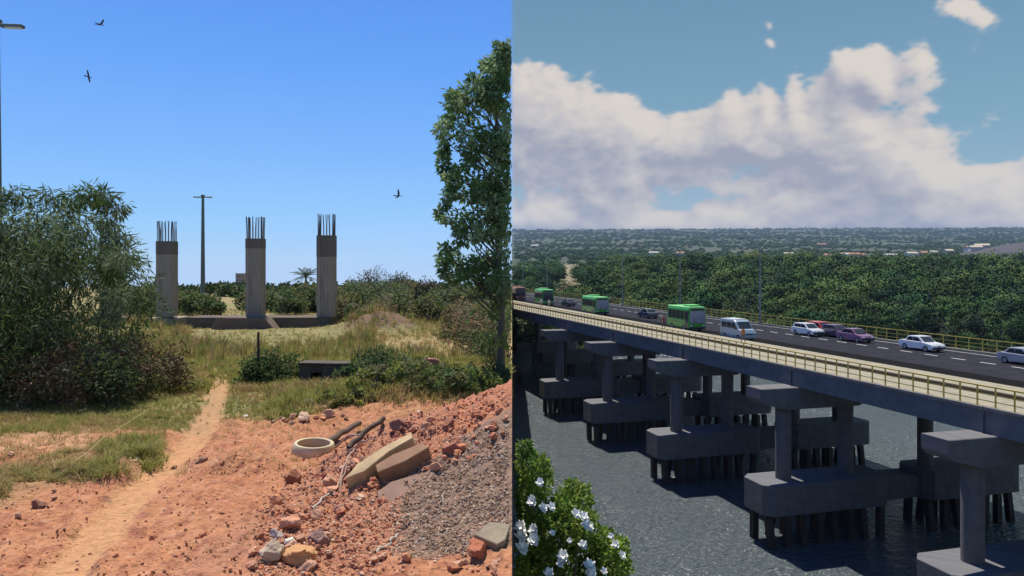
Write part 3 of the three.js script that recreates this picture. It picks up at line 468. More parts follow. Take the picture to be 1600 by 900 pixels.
for (let k = 0; k < 190; k++) {
  const t = rr(), zone = rr(); let px, py;
  if (zone < 0.42) { px = lerp(430, 610, t) + (rr() - 0.5) * 120; py = lerp(880, 690, t) + (rr() - 0.5) * 70; } else if (zone < 0.72) { px = 600 + 195 * rr(); py = 620 + (800 - px) * 0.3 + 80 * rr() ** 1.2; } else if (zone < 0.84) { px = 425 + 120 * rr(); py = 636 + 30 * rr(); } else if (zone < 0.92) { px = 560 + 235 * rr(); py = 868 + 30 * rr(); } else { px = 10 + 420 * rr(); py = 700 + 190 * rr(); if (Math.abs(px - pathX(py)) < 60) continue; }
  if (px > 794) continue;
  const inHeap = zone >= 0.42 && zone < 0.72, tone = inHeap ? [0, 1, 3, 6][Math.floor(rr() * 4)] : Math.floor(rr() * 7);
  rock(px, py, 8 + 15 * rr() ** 2.2 + (zone < 0.42 ? 3 : 0), rockTones[tone], inHeap ? 'red clod lying on the slope of the red earth heap' : zone < 0.42 ? 'small rubble stone in the band of rubble left of the heap' : zone < 0.84 ? 'small stone on the low rubble heap by the white stone' : zone < 0.92 ? 'tan stone chip along the foot of the gravel' : 'loose clod on the open red earth', inHeap ? 'clods on the red earth heap' : zone < 0.42 ? 'stones of the rubble band' : zone < 0.84 ? 'stones of the low rubble heap' : zone < 0.92 ? 'stone chips along the gravel foot' : 'loose clods on open earth', k, 0.2);
}
{ // crumbs too small to count
  const r = makeRng(606), crumb = new THREE.IcosahedronGeometry(1, 0), p = crumb.attributes.position; for (let k = 0; k < p.count; k++) { const x = p.getX(k), y = p.getY(k), z = p.getZ(k), f = 0.8 + 0.4 * Math.abs(nz(x * 3, y * 3, z * 3)); p.setXYZ(k, x * f, y * f * 0.7, z * f); } crumb.computeVertexNormals();
  const layers = [['gravel', 'dark grey-brown gravel heaped at the foot of the red earth', 11000, (q) => { const px = 588 + 210 * q(), py = 664 + 210 * q(); return [px, py]; }, [[0.30, 0.19, 0.125], [0.38, 0.26, 0.18], [0.2, 0.125, 0.085], [0.5, 0.39, 0.29], [0.33, 0.2, 0.125]], (z) => z.gravel > 0.25, 0.004, 0.017],
    ['rubble', 'crumbled red earth and stone chips over the heap', 9000, (q) => { const px = 400 + 396 * q(), py = 606 + 292 * q(); return [px, py]; }, [[0.45, 0.175, 0.095], [0.5, 0.22, 0.13], [0.38, 0.14, 0.075], [0.46, 0.24, 0.15], [0.54, 0.36, 0.25]], (z, q) => z.gravel < 0.5 && z.field < 0.6 && (z.mound + z.debris > 0.15 || q() < 0.16), 0.004, 0.021],
    ['soil_crumbs', 'fine crumbs of red soil on the open ground', 2600, (q) => [-30 + 620 * q(), 690 + 215 * q()], [[0.46, 0.19, 0.10], [0.40, 0.16, 0.08], [0.54, 0.29, 0.17], [0.36, 0.18, 0.11]], (z, q) => z.field < 0.5 && (z.path < 0.4 || q() < 0.25) && fbm(z.gx * 0.02, z.gy * 0.04, 5, 2) > -0.15 + 0.3 * q() - 0.2, 0.003, 0.019]];
  for (const [name, label, count, spot, cols, keep, a, b] of layers) {
    const m = new THREE.InstancedMesh(crumb, std({ color: 0xffffff, roughness: 0.97 }), count), o = new THREE.Object3D(); let n = 0, tries = 0;
    while (n < count && tries++ < count * 6) { const [px, py] = spot(r); if (px > 797) continue; const at = hit(px, py, 14), z = zones(at.x, -at.z); if (at.x > -0.03 || !keep(z, r)) continue; const s = a + (b - a) * r() ** 3; o.position.set(at.x, at.y + s * 0.08, at.z); o.rotation.set(r() * 6, r() * 6, r() * 6); o.scale.setScalar(s); o.updateMatrix(); m.setMatrixAt(n, o.matrix); m.setColorAt(n, new THREE.Color(...jitter(cols[Math.floor(r() * cols.length)], r, 0.25))); n++; }
    m.count = n; m.name = name; shadowed(m); scene.add(m); tag(m, label, 'gravel', null, 'stuff');
  }
}
// slabs, ring, log and sticks
function slab(px, py, pts, thick, rot, mat, label) {
  const at = hit(px, py), s = new THREE.Shape(pts.map((q) => new THREE.Vector2(...q))), g = new THREE.ExtrudeGeometry(s, { depth: thick, bevelEnabled: true, bevelSize: 0.006, bevelThickness: 0.006, bevelSegments: 1 }); g.rotateX(-Math.PI / 2);
  const p = g.attributes.position; for (let k = 0; k < p.count; k++) p.setXYZ(k, p.getX(k) + 0.012 * nz(p.getX(k) * 9, p.getY(k) * 20, p.getZ(k) * 9 + px), p.getY(k) + 0.006 * nz(p.getX(k) * 7, 3, p.getZ(k) * 7), p.getZ(k)); g.computeVertexNormals();
  const m = solo('broken_slab', g, mat, label, 'slab', 'broken slabs in the rubble'); m.position.copy(at); m.rotation.set(...rot); return m;
}
const slabMat = std({ map: concreteMap, color: new THREE.Color(0.58, 0.42, 0.24), bumpMap: gritBump, bumpScale: 0.008 });
const slabDark = std({ map: concreteMap, color: new THREE.Color(0.34, 0.19, 0.115), bumpMap: gritBump, bumpScale: 0.008 });
slab(597, 737, [[-0.36, -0.05], [-0.2, -0.1], [0.1, -0.04], [0.36, -0.06], [0.4, 0.03], [0.1, 0.07], [-0.2, 0.05]], 0.15, [0.22, 0.62, 0.3], slabMat, 'long broken slab with a pale sunlit top, left of the pair').position.y += 0.03;
slab(632, 738, [[-0.24, -0.07], [0.0, -0.09], [0.26, -0.05], [0.24, 0.06], [-0.05, 0.08], [-0.23, 0.04]], 0.15, [0.3, 0.45, 0.22], slabDark, 'shorter brown broken slab leaning behind the flat piece').position.y += 0.02;
slab(625, 768, [[-0.2, -0.12], [0.05, -0.14], [0.22, -0.06], [0.2, 0.1], [-0.04, 0.12], [-0.18, 0.06]], 0.03, [0.42, 0.4, 0.12], std({ map: concreteMap, color: new THREE.Color(0.36, 0.22, 0.165) }), 'flat pinkish slab lying in front of the leaning pair');
slab(775, 852, [[-0.14, -0.07], [0.04, -0.11], [0.075, -0.04], [0.05, 0.15], [-0.1, 0.12]], 0.07, [0.25, -0.35, -0.05], std({ map: concreteMap, color: new THREE.Color(0.36, 0.29, 0.21), bumpMap: gritBump, bumpScale: 0.01 }), 'grey concrete slab at the right foot of the gravel').position.y += 0.02;
{ // concrete ring
  const at = hit(483, 712), pts = [[0.205, 0], [0.262, 0], [0.236, 0.115], [0.2, 0.12], [0.19, 0.11], [0.205, 0]].map((q) => new THREE.Vector2(...q)), g = new THREE.LatheGeometry(pts, 40); const m = solo('concrete_ring', g, std({ map: concreteMap, color: new THREE.Color(0.72, 0.6, 0.4), side: THREE.DoubleSide }), 'pale yellowish concrete ring half sunk in the red earth', 'ring'); m.position.set(at.x, at.y - 0.012, at.z - 0.2); m.rotation.set(0.05, 0, -0.06);
}
function stick(name, a, b, ra, rb, col, label, group, bow = 0, wob = 0.012) {
  const A = a.isVector3 ? a : hit(a[0], a[1]).add(V(0, ra * 0.8, 0)), B = b.isVector3 ? b : hit(b[0], b[1]).add(V(0, rb + (b[2] ?? 0), 0)), bag = new Bag(), pts = crook(A, B, 7, wob, makeRng(Math.floor(A.x * 999) + 70)); pts.forEach((p, k) => { p.y += bow * Math.sin(Math.PI * k / 7); }); bag.limb(pts, taper(ra, rb, 7), 7, col); return solo(name, bag.geo(), woodMat, label, name === 'log' ? 'log' : name === 'dry_stalk' ? 'stalk' : 'stick', group);
}
stick('log', [508, 700], [562, 672, 0.06], 0.045, 0.035, [0.11, 0.075, 0.055], 'dark rotten log lying right of the concrete ring', null, 0.02);
stick('log', [545, 704], [600, 664, 0.05], 0.032, 0.026, [0.10, 0.07, 0.055], 'thinner dark log beside the rotten log', null, 0.02);
stick('log', [586, 866], [612, 852], 0.016, 0.014, [0.36, 0.3, 0.24], 'short pale weathered log at the left foot of the gravel');
stick('log', [608, 848], [622, 836], 0.013, 0.01, [0.38, 0.33, 0.27], 'pale wood splinter above the weathered log');
stick('stick', [520, 776], [556, 702, 0.03], 0.012, 0.008, [0.36, 0.24, 0.19], 'pinkish root running up from the rubble band', 'roots and sticks in the rubble', 0.03);
stick('stick', [488, 796], [526, 764, 0.01], 0.012, 0.008, [0.5, 0.44, 0.36], 'pale bleached stick below the roots', 'roots and sticks in the rubble', 0.01);
stick('stick', [530, 770], [548, 720, 0.02], 0.01, 0.007, [0.26, 0.17, 0.13], 'brown root beside the pinkish root', 'roots and sticks in the rubble', 0.03);
stick('stick', [522, 702], [575, 684, 0.02], 0.014, 0.009, [0.34, 0.23, 0.19], 'arched pinkish root under the rotten log', 'roots and sticks in the rubble', 0.07);
stick('stick', [540, 714], [585, 690, 0.02], 0.011, 0.008, [0.3, 0.2, 0.17], 'thin arched root below the dark logs', 'roots and sticks in the rubble', 0.05);
stick('stick', [424, 660], [462, 646, 0.01], 0.012, 0.008, [0.3, 0.24, 0.19], 'grey stick at the left end of the low rubble heap', 'roots and sticks in the rubble');
stick('stick', [690, 790], [694, 772, 0.02], 0.006, 0.004, [0.4, 0.33, 0.27], 'short pale stick poking out of the gravel', 'roots and sticks in the rubble');
stick('dry_stalk', [90, 746], hit(235, 690).add(V(0, 0.42, 0)), 0.006, 0.003, [0.42, 0.34, 0.17], 'long straw-coloured stalk leaning over the grass strip', 'long dry grass stalks', 0.05);
stick('dry_stalk', [92, 745], hit(82, 722).add(V(0, 0.03, 0)), 0.006, 0.003, [0.42, 0.34, 0.17], 'short straw stalk crossing the foot of the long one', 'long dry grass stalks', 0.02);
stick('dry_stalk', [205, 722], hit(188, 690).add(V(0, 0.02, 0)), 0.005, 0.002, [0.4, 0.36, 0.2], 'thin arched stalk in the green grass strip', 'long dry grass stalks', 0.06);
stick('dry_stalk', [212, 722], hit(218, 692).add(V(0, 0.05, 0)), 0.005, 0.002, [0.4, 0.36, 0.2], 'thin upright stalk in the green grass strip', 'long dry grass stalks', 0.03);
{ // litter
  const r = makeRng(17); for (const [px, py, w, label] of [[383, 652, 14, 'crumpled white litter right of the footpath'], [372, 568, 7, 'small white scrap in the grass before the footing'], [266, 584, 6, 'small white scrap in the grass right of the dry brush'], [358, 652, 8, 'white scrap beside the crumpled litter'], [108, 660, 6, 'white scrap on the edge of the bare patch'], [735, 602, 7, 'white scrap behind the crest of the red heap'], [655, 644, 8, 'white scrap among the low shrubs']]) {
    const at = hit(px, py), s = w / FOCAL * -at.z / 2, g = new THREE.IcosahedronGeometry(1, 1), p = g.attributes.position; for (let k = 0; k < p.count; k++) { const f = 0.7 + 0.6 * Math.abs(nz(p.getX(k) * 2.5 + px, p.getY(k) * 2.5, p.getZ(k) * 2.5)); p.setXYZ(k, p.getX(k) * f * s, p.getY(k) * f * s * 0.35, p.getZ(k) * f * s * 0.8); } g.computeVertexNormals(); const m = solo('litter_scrap', g, std({ color: new THREE.Color(0.72, 0.7, 0.64) }), label, 'litter', 'white litter on the plot'); m.position.copy(at).add(V(0, s * 0.25, 0)); }
}
// ---------------- birds
function bird(px, py, D, span, heading, roll, lift, label) {
  const at = V((px - 800) / FOCAL * D, plotTop(py, D), -D), pos = [], idx = []; const ring = 8, L = span * 0.42;
  const prof = [[-0.62, 0.01, 0.05], [-0.5, 0.015, 0.1], [-0.3, 0.04, 0.06], [-0.05, 0.075, 0.075], [0.15, 0.07, 0.07], [0.3, 0.04, 0.04], [0.38, 0.045, 0.042], [0.45, 0.035, 0.03], [0.52, 0.006, 0.006]];
  prof.forEach(([x, h, w]) => { for (let k = 0; k < ring; k++) { const t = k / ring * 6.2832; pos.push(x * L * 1.6, Math.sin(t) * h * L * 1.6, Math.cos(t) * w * L * 1.6); } });
  for (let a = 0; a < prof.length - 1; a++) for (let k = 0; k < ring; k++) { const p = a * ring + k, q = a * ring + (k + 1) % ring; idx.push(p, q, p + ring, q, q + ring, p + ring); }
  for (const s of [-1, 1]) { const st = [[0, 0.2, -0.12, 0.0], [0.25, 0.26, -0.16, 0.5], [0.5, 0.22, -0.2, 0.75], [0.75, 0.1, -0.24, 0.95], [0.97, -0.08, -0.26, 1.1]], base = pos.length / 3; for (const [q, f, b, y] of st) { const z = s * q * span / 2, yy = y * lift * q * span / 2; pos.push(f * L, yy + 0.012 * span, z, f * L, yy - 0.004 * span, z, b * L, yy + 0.004 * span, z, b * L, yy - 0.004 * span, z); } for (let k = 0; k < st.length - 1; k++) { const a = base + k * 4, b = a + 4; idx.push(a, b, a + 2, b, b + 2, a + 2, a + 1, a + 3, b + 1, b + 1, a + 3, b + 3, a, a + 1, b, b, a + 1, b + 1, a + 2, b + 2, a + 3, b + 2, b + 3, a + 3); } }
  const g = new THREE.BufferGeometry(); g.setAttribute('position', new THREE.Float32BufferAttribute(pos, 3)); g.setIndex(idx); g.computeVertexNormals();
  const m = solo('bird', g, std({ color: new THREE.Color(0.035, 0.035, 0.04), side: THREE.DoubleSide }), label, 'bird', 'dark birds over the plot'); m.position.copy(at); m.rotation.set(roll, heading, 0.0, 'YXZ');
}
bird(138, 120, 32, 0.56, 1.35, 1.35, 0.15, 'dark bird banking on edge in the upper left sky');
bird(156, 38, 52, 0.95, 1.2, -0.25, 0.3, 'far bird gliding highest in the blue sky');
bird(622, 306, 60, 0.95, 0.5, -0.75, 0.45, 'dark soaring bird left of the broad-leaved tree');

// ================================================================== RIGHT: the river, the bridge and the wooded far bank (world x > 0, river level y = 0)
function curve(t, x) { let k = 0; while (k < t.length - 2 && x > t[k + 1][0]) k++; const q = clamp((x - t[k][0]) / (t[k + 1][0] - t[k][0]), 0, 1); return lerp(t[k][1], t[k + 1][1], q); }
const LANDPROFILE = [[180, -6], [196, -1.2], [206, 1.2], [260, 4], [400, 11], [600, 15], [900, 20], [1400, 34], [2000, 55], [3000, 99], [4000, 153], [5500, 246], [6600, 314], [7400, 300]];
function landHeight(X, D) {
  const k = X / D; let y = curve(LANDPROFILE, D + 8 * fbm(X * 0.02, D * 0.02, 3, 2) * (1 - ss(300, 600, D)));
  y += ss(250, 900, D) * D * 0.0022 * fbm(X * 0.0011 + 3, D * 0.0016, 4, 4) + ss(3000, 6500, D) * 26 * (k - 0.33) * 0.9;
  const hx = (X - 800) / 100, hd = (D - 1150) / 130, q = hx * hx + hd * hd; if (q < 6) y += 30 * Math.exp(-q);
  return y;
}
const fieldAt = (X, D) => fbm(X * 0.0032 + 9, D * 0.0022, 12, 4);
const clearing = (X, D) => { const px = 800 + FOCAL * X / D; return ss(868, 880, px) * (1 - ss(902, 914, px)) * ss(330, 360, D) * (1 - ss(900, 1000, D)); };
{
  const rows = 330, cols = 220, geo = gridGeo(rows, cols, (i, j) => {
    const D = 178 * Math.exp(Math.log(7400 / 178) * i / rows), X = (D * 0.95 + 120) * Math.pow(j / cols, 1), n = fieldAt(X, D), m = fbm(X * 0.02, D * 0.02, 13, 3);
    let c = mix3([0.052, 0.07, 0.03], [0.085, 0.10, 0.045], clamp(0.5 + m, 0, 1));
    const far = ss(520, 900, D); c = mix3(c, mix3([0.036, 0.05, 0.028], [0.075, 0.08, 0.052], ss(0.08, 0.36, n)), far);
    c = mix3(c, [0.2, 0.17, 0.1], clearing(X, D)); c = mix3(c, [0.17, 0.12, 0.085], 1 - ss(1.2, 3, landHeight(X, D)));
    const hx = (X - 800) / 100, hd = (D - 1150) / 130, q = Math.exp(-(hx * hx + hd * hd)); c = mix3(c, [0.06, 0.056, 0.066], ss(0.25, 0.45, q + 0.1 * m));
    return [X, landHeight(X, D), -D, c[0], c[1], c[2]];
  });
  solo('far_bank', geo, std({ vertexColors: true, roughness: 1 }), 'wooded plain beyond the river rising to a far ridge', 'terrain', null, 'structure');
}
{ // river
  const waves = tileTexture(1024, (u, v) => 0.5 + 0.4 * pfbm(u, v, 14, 4) + 0.3 * pfbm(u, v, 40, 3, 8));
  const mat = new THREE.MeshPhysicalMaterial({ color: new THREE.Color(0.085, 0.108, 0.122), roughness: 0.16, ior: 1.33, bumpMap: waves, bumpScale: 0.75 });
  const geo = gridGeo(260, 180, (i, j) => { const D = 8 + 210 * Math.pow(i / 260, 1.4), X = (D * 0.95 + 30) * j / 180, a = 0.05; return [X, a * (fbm(X * 0.22, D * 0.5, 2, 3) + 0.7 * nz(X * 0.6, D * 1.3, 7)), -D, 1, 1, 1, (X + 0.25 * D) / 20, (D - 0.2 * X) / 9]; });
  solo('river', geo, mat, 'wide slate grey river with small ripples', 'river', null, 'structure').position.y = 0.75;
  const bank = gridGeo(60, 60, (i, j) => { const D = -6 + 56 * i / 60, X = 0.001 + 70 * Math.pow(j / 60, 1.6), n = fbm(X * 0.3, D * 0.3, 5, 3); const y = EYE - 4.3 - 0.25 * X * 0.3 - 0.8 * Math.max(0, D - 8.6) + 0.3 * n * ss(0, 1, X), g = 0.8 + 0.5 * n; return [X, Math.max(-2.5, y), -D, 0.12 * g, 0.11 * g, 0.05 * g, X / 2, D / 2]; });
  solo('river_bank', bank, std({ vertexColors: true, bumpMap: gritBump, bumpScale: 0.04 }), 'steep near bank falling to the river', 'bank', null, 'structure');
}

// ---------------- the bridge: local x runs along it (away from the camera), local z across it, y up from the river
const TH = Math.atan(343 / FOCAL), cT = Math.cos(TH), sT = Math.sin(TH);
const toWorld = (s, y, w) => V(-s * sT + w * cT, y, -(s * cT + w * sT));
const TURN = Math.PI / 2 + TH;
const sEnd = (w) => (w * cT + 2.2) / sT;
const bridge = thing('road_bridge', 'long grey concrete road bridge on clustered piles across the river', 'bridge', V(0, 0, 0), TURN);
const S0 = 8, ROAD = 15.4, WALK = 15.55, RAISED = 15.8;
function strip(w0, w1, y0, y1, s0 = S0, s1) {          // a long prism whose far end follows the bluff
  const e0 = s1 ?? sEnd(w0), e1 = s1 ?? sEnd(w1), g = new THREE.BoxGeometry(1, 1, 1), p = g.attributes.position, uv = g.attributes.uv, n = g.attributes.normal;
  for (let k = 0; k < p.count; k++) { const far = p.getX(k) > 0, W = p.getZ(k) > 0 ? w1 : w0, y = p.getY(k) > 0 ? y1 : y0, s = far ? (p.getZ(k) > 0 ? e1 : e0) : s0; p.setXYZ(k, s, y, W); uv.setXY(k, s / 5, Math.abs(n.getY(k)) > 0.5 ? W / 5 : y / 5); }
  return g;
}
const concrete = (r, g, b) => std({ map: concreteMap, color: new THREE.Color(r, g, b), bumpMap: gritBump, bumpScale: 0.01, roughness: 0.85 });
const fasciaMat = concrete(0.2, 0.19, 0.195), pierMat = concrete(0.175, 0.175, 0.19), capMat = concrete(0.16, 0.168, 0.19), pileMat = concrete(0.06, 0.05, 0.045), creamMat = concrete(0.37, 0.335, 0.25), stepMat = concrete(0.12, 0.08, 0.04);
const asphaltMap = tileTexture(512, (u, v) => { const n = 0.8 + 0.28 * pfbm(u, v, 3, 4) + 0.14 * pfbm(u, v, 50, 2, 2); return [n, n, n]; }, true);
const matte = (r, g, b) => new THREE.MeshPhysicalMaterial({ map: asphaltMap, color: new THREE.Color(r, g, b), roughness: 1, specularIntensity: 0.15 });
const asphalt = matte(0.042, 0.042, 0.056), blackAsphalt = matte(0.012, 0.011, 0.012);
const yellow = std({ color: new THREE.Color(0.52, 0.38, 0.06), roughness: 0.6 });
const paint = std({ color: new THREE.Color(0.7, 0.7, 0.66), roughness: 0.7 });
part('deck_slab', strip(41.2, 66, 15.0, 15.3), pierMat, bridge);
part('footway', strip(41.28, 45.4, 15.302, WALK), creamMat, bridge);
part('step_kerb', strip(45.4, 45.55, 15.302, RAISED - 0.03), stepMat, bridge);
part('cycle_path', strip(45.55, 48.7, 15.302, RAISED), creamMat, bridge);
part('black_lane', strip(48.7, 53.6, 15.302, ROAD), blackAsphalt, bridge).userData.label = 'black lane beside the cycle path';  // lane strip coloured far darker than the carriageway next to it
part('carriageway', strip(53.6, 65.6, 15.302, ROAD + 0.004), asphalt, bridge);
part('far_kerb', strip(65.6, 65.98, 15.302, WALK + 0.1), creamMat, bridge);
const PIERS = Array.from({ length: 11 }, (_, k) => 37.7 + 19 * k);
// girders: the near fascia is cut into spans at the piers
{ const cuts = [S0, ...PIERS.filter((s) => s < sEnd(41.2))]; cuts.forEach((s, k) => { const e = k < cuts.length - 1 ? cuts[k + 1] - 0.07 : sEnd(41.2), g = strip(41.12, 41.75, 13.92, 15.36, s, e); const m = part('edge_girder', g, fasciaMat, bridge); part('edge_lip', strip(41.02, 41.26, 15.38, WALK + 0.03, s, e), fasciaMat, m); if (k) { const pipe = new THREE.CylinderGeometry(0.06, 0.06, 1.5, 8); pipe.translate(s - 0.12, 14.5, 41.0); part('drain_pipe', pipe, std({ color: new THREE.Color(0.05, 0.055, 0.07) }), m); } }); }
for (const w of [44.6, 48, 51.4, 54.8, 58.2, 61.6, 65.2]) part('girder', strip(w, w + 0.6, 13.92, 14.996), pierMat, bridge);
// piers
const colGeo = new THREE.CylinderGeometry(0.66, 0.66, 6.15, 24), pileGeo = box(0.54, 5.4, 0.54);
function crosshead(w0, w1) {
  const s = new THREE.Shape([[w0, 13.9], [w1, 13.9], [w1, 13.0], [w1 - 2.0, 12.15], [w0 + 2.4, 12.15], [w0 + 0.3, 12.75], [w0, 13.1]].map((q) => new THREE.Vector2(...q))), g = new THREE.ExtrudeGeometry(s, { depth: 2.0, bevelEnabled: true, bevelSize: 0.05, bevelThickness: 0.05, bevelSegments: 1 });
  g.rotateY(-Math.PI / 2); g.translate(1.0, 0, 0); const p = g.attributes.position, uv = g.attributes.uv; for (let k = 0; k < p.count; k++) uv.setXY(k, p.getZ(k) / 5, p.getY(k) / 5); return g;   // shape x -> z
}
function capGeo(w0, w1) {
  const c = 0.7, s = new THREE.Shape([[w0 + c, -2], [w1 - c, -2], [w1, -2 + c], [w1, 2 - c], [w1 - c, 2], [w0 + c, 2], [w0, 2 - c], [w0, -2 + c]].map((q) => new THREE.Vector2(q[1], -q[0]))), g = new THREE.ExtrudeGeometry(s, { depth: 2.45, bevelEnabled: true, bevelSize: 0.05, bevelThickness: 0.05, bevelSegments: 1 });
  g.rotateX(-Math.PI / 2); g.translate(0, 3.6, 0); const p = g.attributes.position, uv = g.attributes.uv; for (let k = 0; k < p.count; k++) uv.setXY(k, (p.getZ(k) + p.getX(k)) / 5, p.getY(k) / 5); return g;
}
const headNear = crosshead(37.4, 49.2), headFar = crosshead(53.2, 65), capNear = capGeo(37.4, 49.8), capFar = capGeo(53.6, 64.4), linkGeo = box(2.2, 2.0, 4.2, 0, 4.7, 51.7);
const rp = makeRng(321);
for (const s of PIERS) {
  const xAt = (w) => -s * sT + w * cT;
  for (const [a, b, head, cap, cols, n] of [[37.4, 49.8, headNear, capNear, [40.3, 46.6], 8], [53.6, 64.4, headFar, capFar, [55.2, 61.2], 7]]) {
    if (xAt(a) < 0.8) continue;
    const h = part('crosshead', head, pierMat, bridge); h.position.x = s;
    for (const w of cols) { const c = part('column', colGeo, pierMat, bridge); c.position.set(s, 9.15, w); }
    const k = part('pile_cap', cap, capMat, bridge); k.position.x = s;
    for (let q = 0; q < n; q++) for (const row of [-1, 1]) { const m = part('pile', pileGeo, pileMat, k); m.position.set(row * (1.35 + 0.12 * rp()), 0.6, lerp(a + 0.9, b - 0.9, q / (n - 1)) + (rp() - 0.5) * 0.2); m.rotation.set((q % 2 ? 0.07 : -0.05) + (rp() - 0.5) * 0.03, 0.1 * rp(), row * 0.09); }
  }
  if (xAt(49.8) > 0.8) part('tie_beam', linkGeo, capMat, bridge).position.x = s;
}
// railings
function railing(w, step, h, s0, s1, y, tall) {
  const g = new THREE.Group(); g.name = 'railing'; bridge.add(g);
  const post = box(0.075, h, 0.075, 0, h / 2, 0);
  for (let s = s0; s < s1; s += step) part('post', post, yellow, g).position.set(s, y, w);
  for (const [q, t] of [[1, 0.085], [0.62, 0.06], [0.3, 0.05]]) part('rail', strip(w - t / 2, w + t / 2, y + h * q - t, y + h * q, s0 - 0.4, s1), yellow, g);
}
railing(41.42, 1.3, 1.3, 15, sEnd(41.42) - 8, WALK);
railing(65.8, 1.6, 1.25, 30, sEnd(65.8) - 9, WALK + 0.1);
{ const dash = box(1.6, 0.006, 0.16); for (let s = 26; s < 212; s += 3.2) part('lane_dash', dash, paint, bridge).position.set(s, ROAD + 0.011, 60.3); part('edge_line', strip(65.1, 65.22, ROAD + 0.005, ROAD + 0.011, 26, sEnd(65.1)), paint, bridge); }

// ---------------- vehicles (local x forwards, y up, z to the right)
const glass = std({ color: new THREE.Color(0.03, 0.035, 0.045), roughness: 0.08 }), tyreMat = std({ color: new THREE.Color(0.02, 0.02, 0.02) }), rimMat = std({ color: new THREE.Color(0.35, 0.35, 0.36), roughness: 0.4, metalness: 0.6 }), lampMat = std({ color: new THREE.Color(0.75, 0.75, 0.7), roughness: 0.15 }), redLamp = std({ color: new THREE.Color(0.4, 0.02, 0.02), roughness: 0.2 }), trim = std({ color: new THREE.Color(0.03, 0.03, 0.032), roughness: 0.6 });
const carPaint = (r, g, b, m = 0) => new THREE.MeshPhysicalMaterial({ color: new THREE.Color(r, g, b), roughness: 0.4, metalness: m, clearcoat: 0.8, clearcoatRoughness: 0.1 });
function wheel(parent, x, z, r, wd) { const g = new THREE.CylinderGeometry(r, r, wd, 20); g.rotateX(Math.PI / 2); const t = part('wheel', g, tyreMat, parent); t.position.set(x, r, z); const q = new THREE.CylinderGeometry(r * 0.62, r * 0.62, wd + 0.02, 14); q.rotateX(Math.PI / 2); part('rim', q, rimMat, t); }
function ext(pts, depth, bevel) { const s = new THREE.Shape(pts.map((q) => new THREE.Vector2(...q))), g = new THREE.ExtrudeGeometry(s, { depth: depth - 2 * bevel, bevelEnabled: bevel > 0, bevelSize: bevel, bevelThickness: bevel, bevelSegments: 2 }); g.translate(0, 0, -(depth - 2 * bevel) / 2); return g; }
function arch(x, r, base) { const o = []; for (let k = 0; k <= 8; k++) { const t = Math.PI * (1 - k / 8); o.push([x + Math.cos(t) * r, base + Math.sin(t) * r]); } return o; }
function ground(parent, ...a) { return parent; }
function pane(parent, name, pts, z, mat = glass) { const g = ext(pts, 0.02, 0); g.translate(0, 0, z); return part(name, g, mat, parent); }
function slant(parent, name, a, b, width, off, mat = glass) { const dx = b[0] - a[0], dy = b[1] - a[1], L = Math.hypot(dx, dy), g = box(L, 0.02, width), m = part(name, g, mat, parent); m.position.set((a[0] + b[0]) / 2 - dy / L * -off * -1, (a[1] + b[1]) / 2 + Math.abs(dx) / L * off, 0); m.position.x = (a[0] + b[0]) / 2 + Math.sign(-dy * dx) * Math.abs(dy) / L * off; m.rotation.z = Math.atan2(dy, dx); return m; }
function car(label, mat, s, w, o = {}) {
  const g = thing('car', label, 'car', toWorld(s, ROAD + 0.006, w), TURN + (o.away ? 0 : Math.PI), 'cars on the carriageway'), e = o.stretch ?? 1, hi = o.high ?? 0;
  const lower = [[-2.05, 0.35], ...arch(-1.32, 0.37, 0.3), ...arch(1.3, 0.37, 0.3), [2.08, 0.33], [2.1, 0.58], [1.95, 0.76], [1.05, 0.9], [-1.75, 0.96], [-2.08, 0.88], [-2.1, 0.5]].map(([x, y]) => [x * e, y]);
  part('body', ext(lower, 1.72, 0.05), mat, g);
  const cab = o.hatch ? [[-1.95, 0.9], [-1.78, 1.36 + hi], [-1.4, 1.46 + hi], [0.3, 1.46 + hi], [1.1, 0.88]] : [[-1.6, 0.93], [-0.98, 1.4 + hi], [-0.7, 1.45 + hi], [0.3, 1.45 + hi], [1.1, 0.88]];
  part('cabin', ext(cab, 1.5, 0.06), mat, g);
  const yt = 1.38 + hi, rx = o.hatch ? -1.6 : -1.1;
  for (const z of [-1, 1]) { pane(g, 'side_window', [[rx - (o.hatch ? 0.05 : 0.2), 0.97], [rx + 0.2, yt], [-0.42, yt], [-0.42, 0.96]], z * 0.757); pane(g, 'side_window', [[-0.34, 0.96], [-0.34, yt], [0.24, yt], [0.82, 0.95]], z * 0.757); part('mirror', rbox(0.1, 0.1, 0.16, 0.03, 0.72, 0.98, z * 0.9), mat, g); }
  slant(g, 'windshield', [0.36, 1.4 + hi], [1.0, 0.96], 1.28, 0.065); slant(g, 'rear_window', o.hatch ? [-1.93, 1.0] : [-1.5, 1.01], o.hatch ? [-1.82, 1.3 + hi] : [-1.02, 1.37 + hi], 1.25, 0.065);
  for (const z of [-1, 1]) { part('headlight', rbox(0.1, 0.13, 0.36, 0.03, 2.08 * e, 0.64, z * 0.6), lampMat, g); part('tail_light', rbox(0.08, 0.15, 0.3, 0.03, -2.11 * e, 0.74, z * 0.62), redLamp, g); for (const x of [-1.32, 1.3]) wheel(g, x * e, z * 0.76, 0.31, 0.2); }
  part('bumper', rbox(0.12, 0.2, 1.6, 0.04, 2.12 * e, 0.4, 0), trim, g); part('grille', rbox(0.05, 0.1, 0.6, 0.02, 2.13 * e, 0.6, 0), trim, g);
  return g;
}
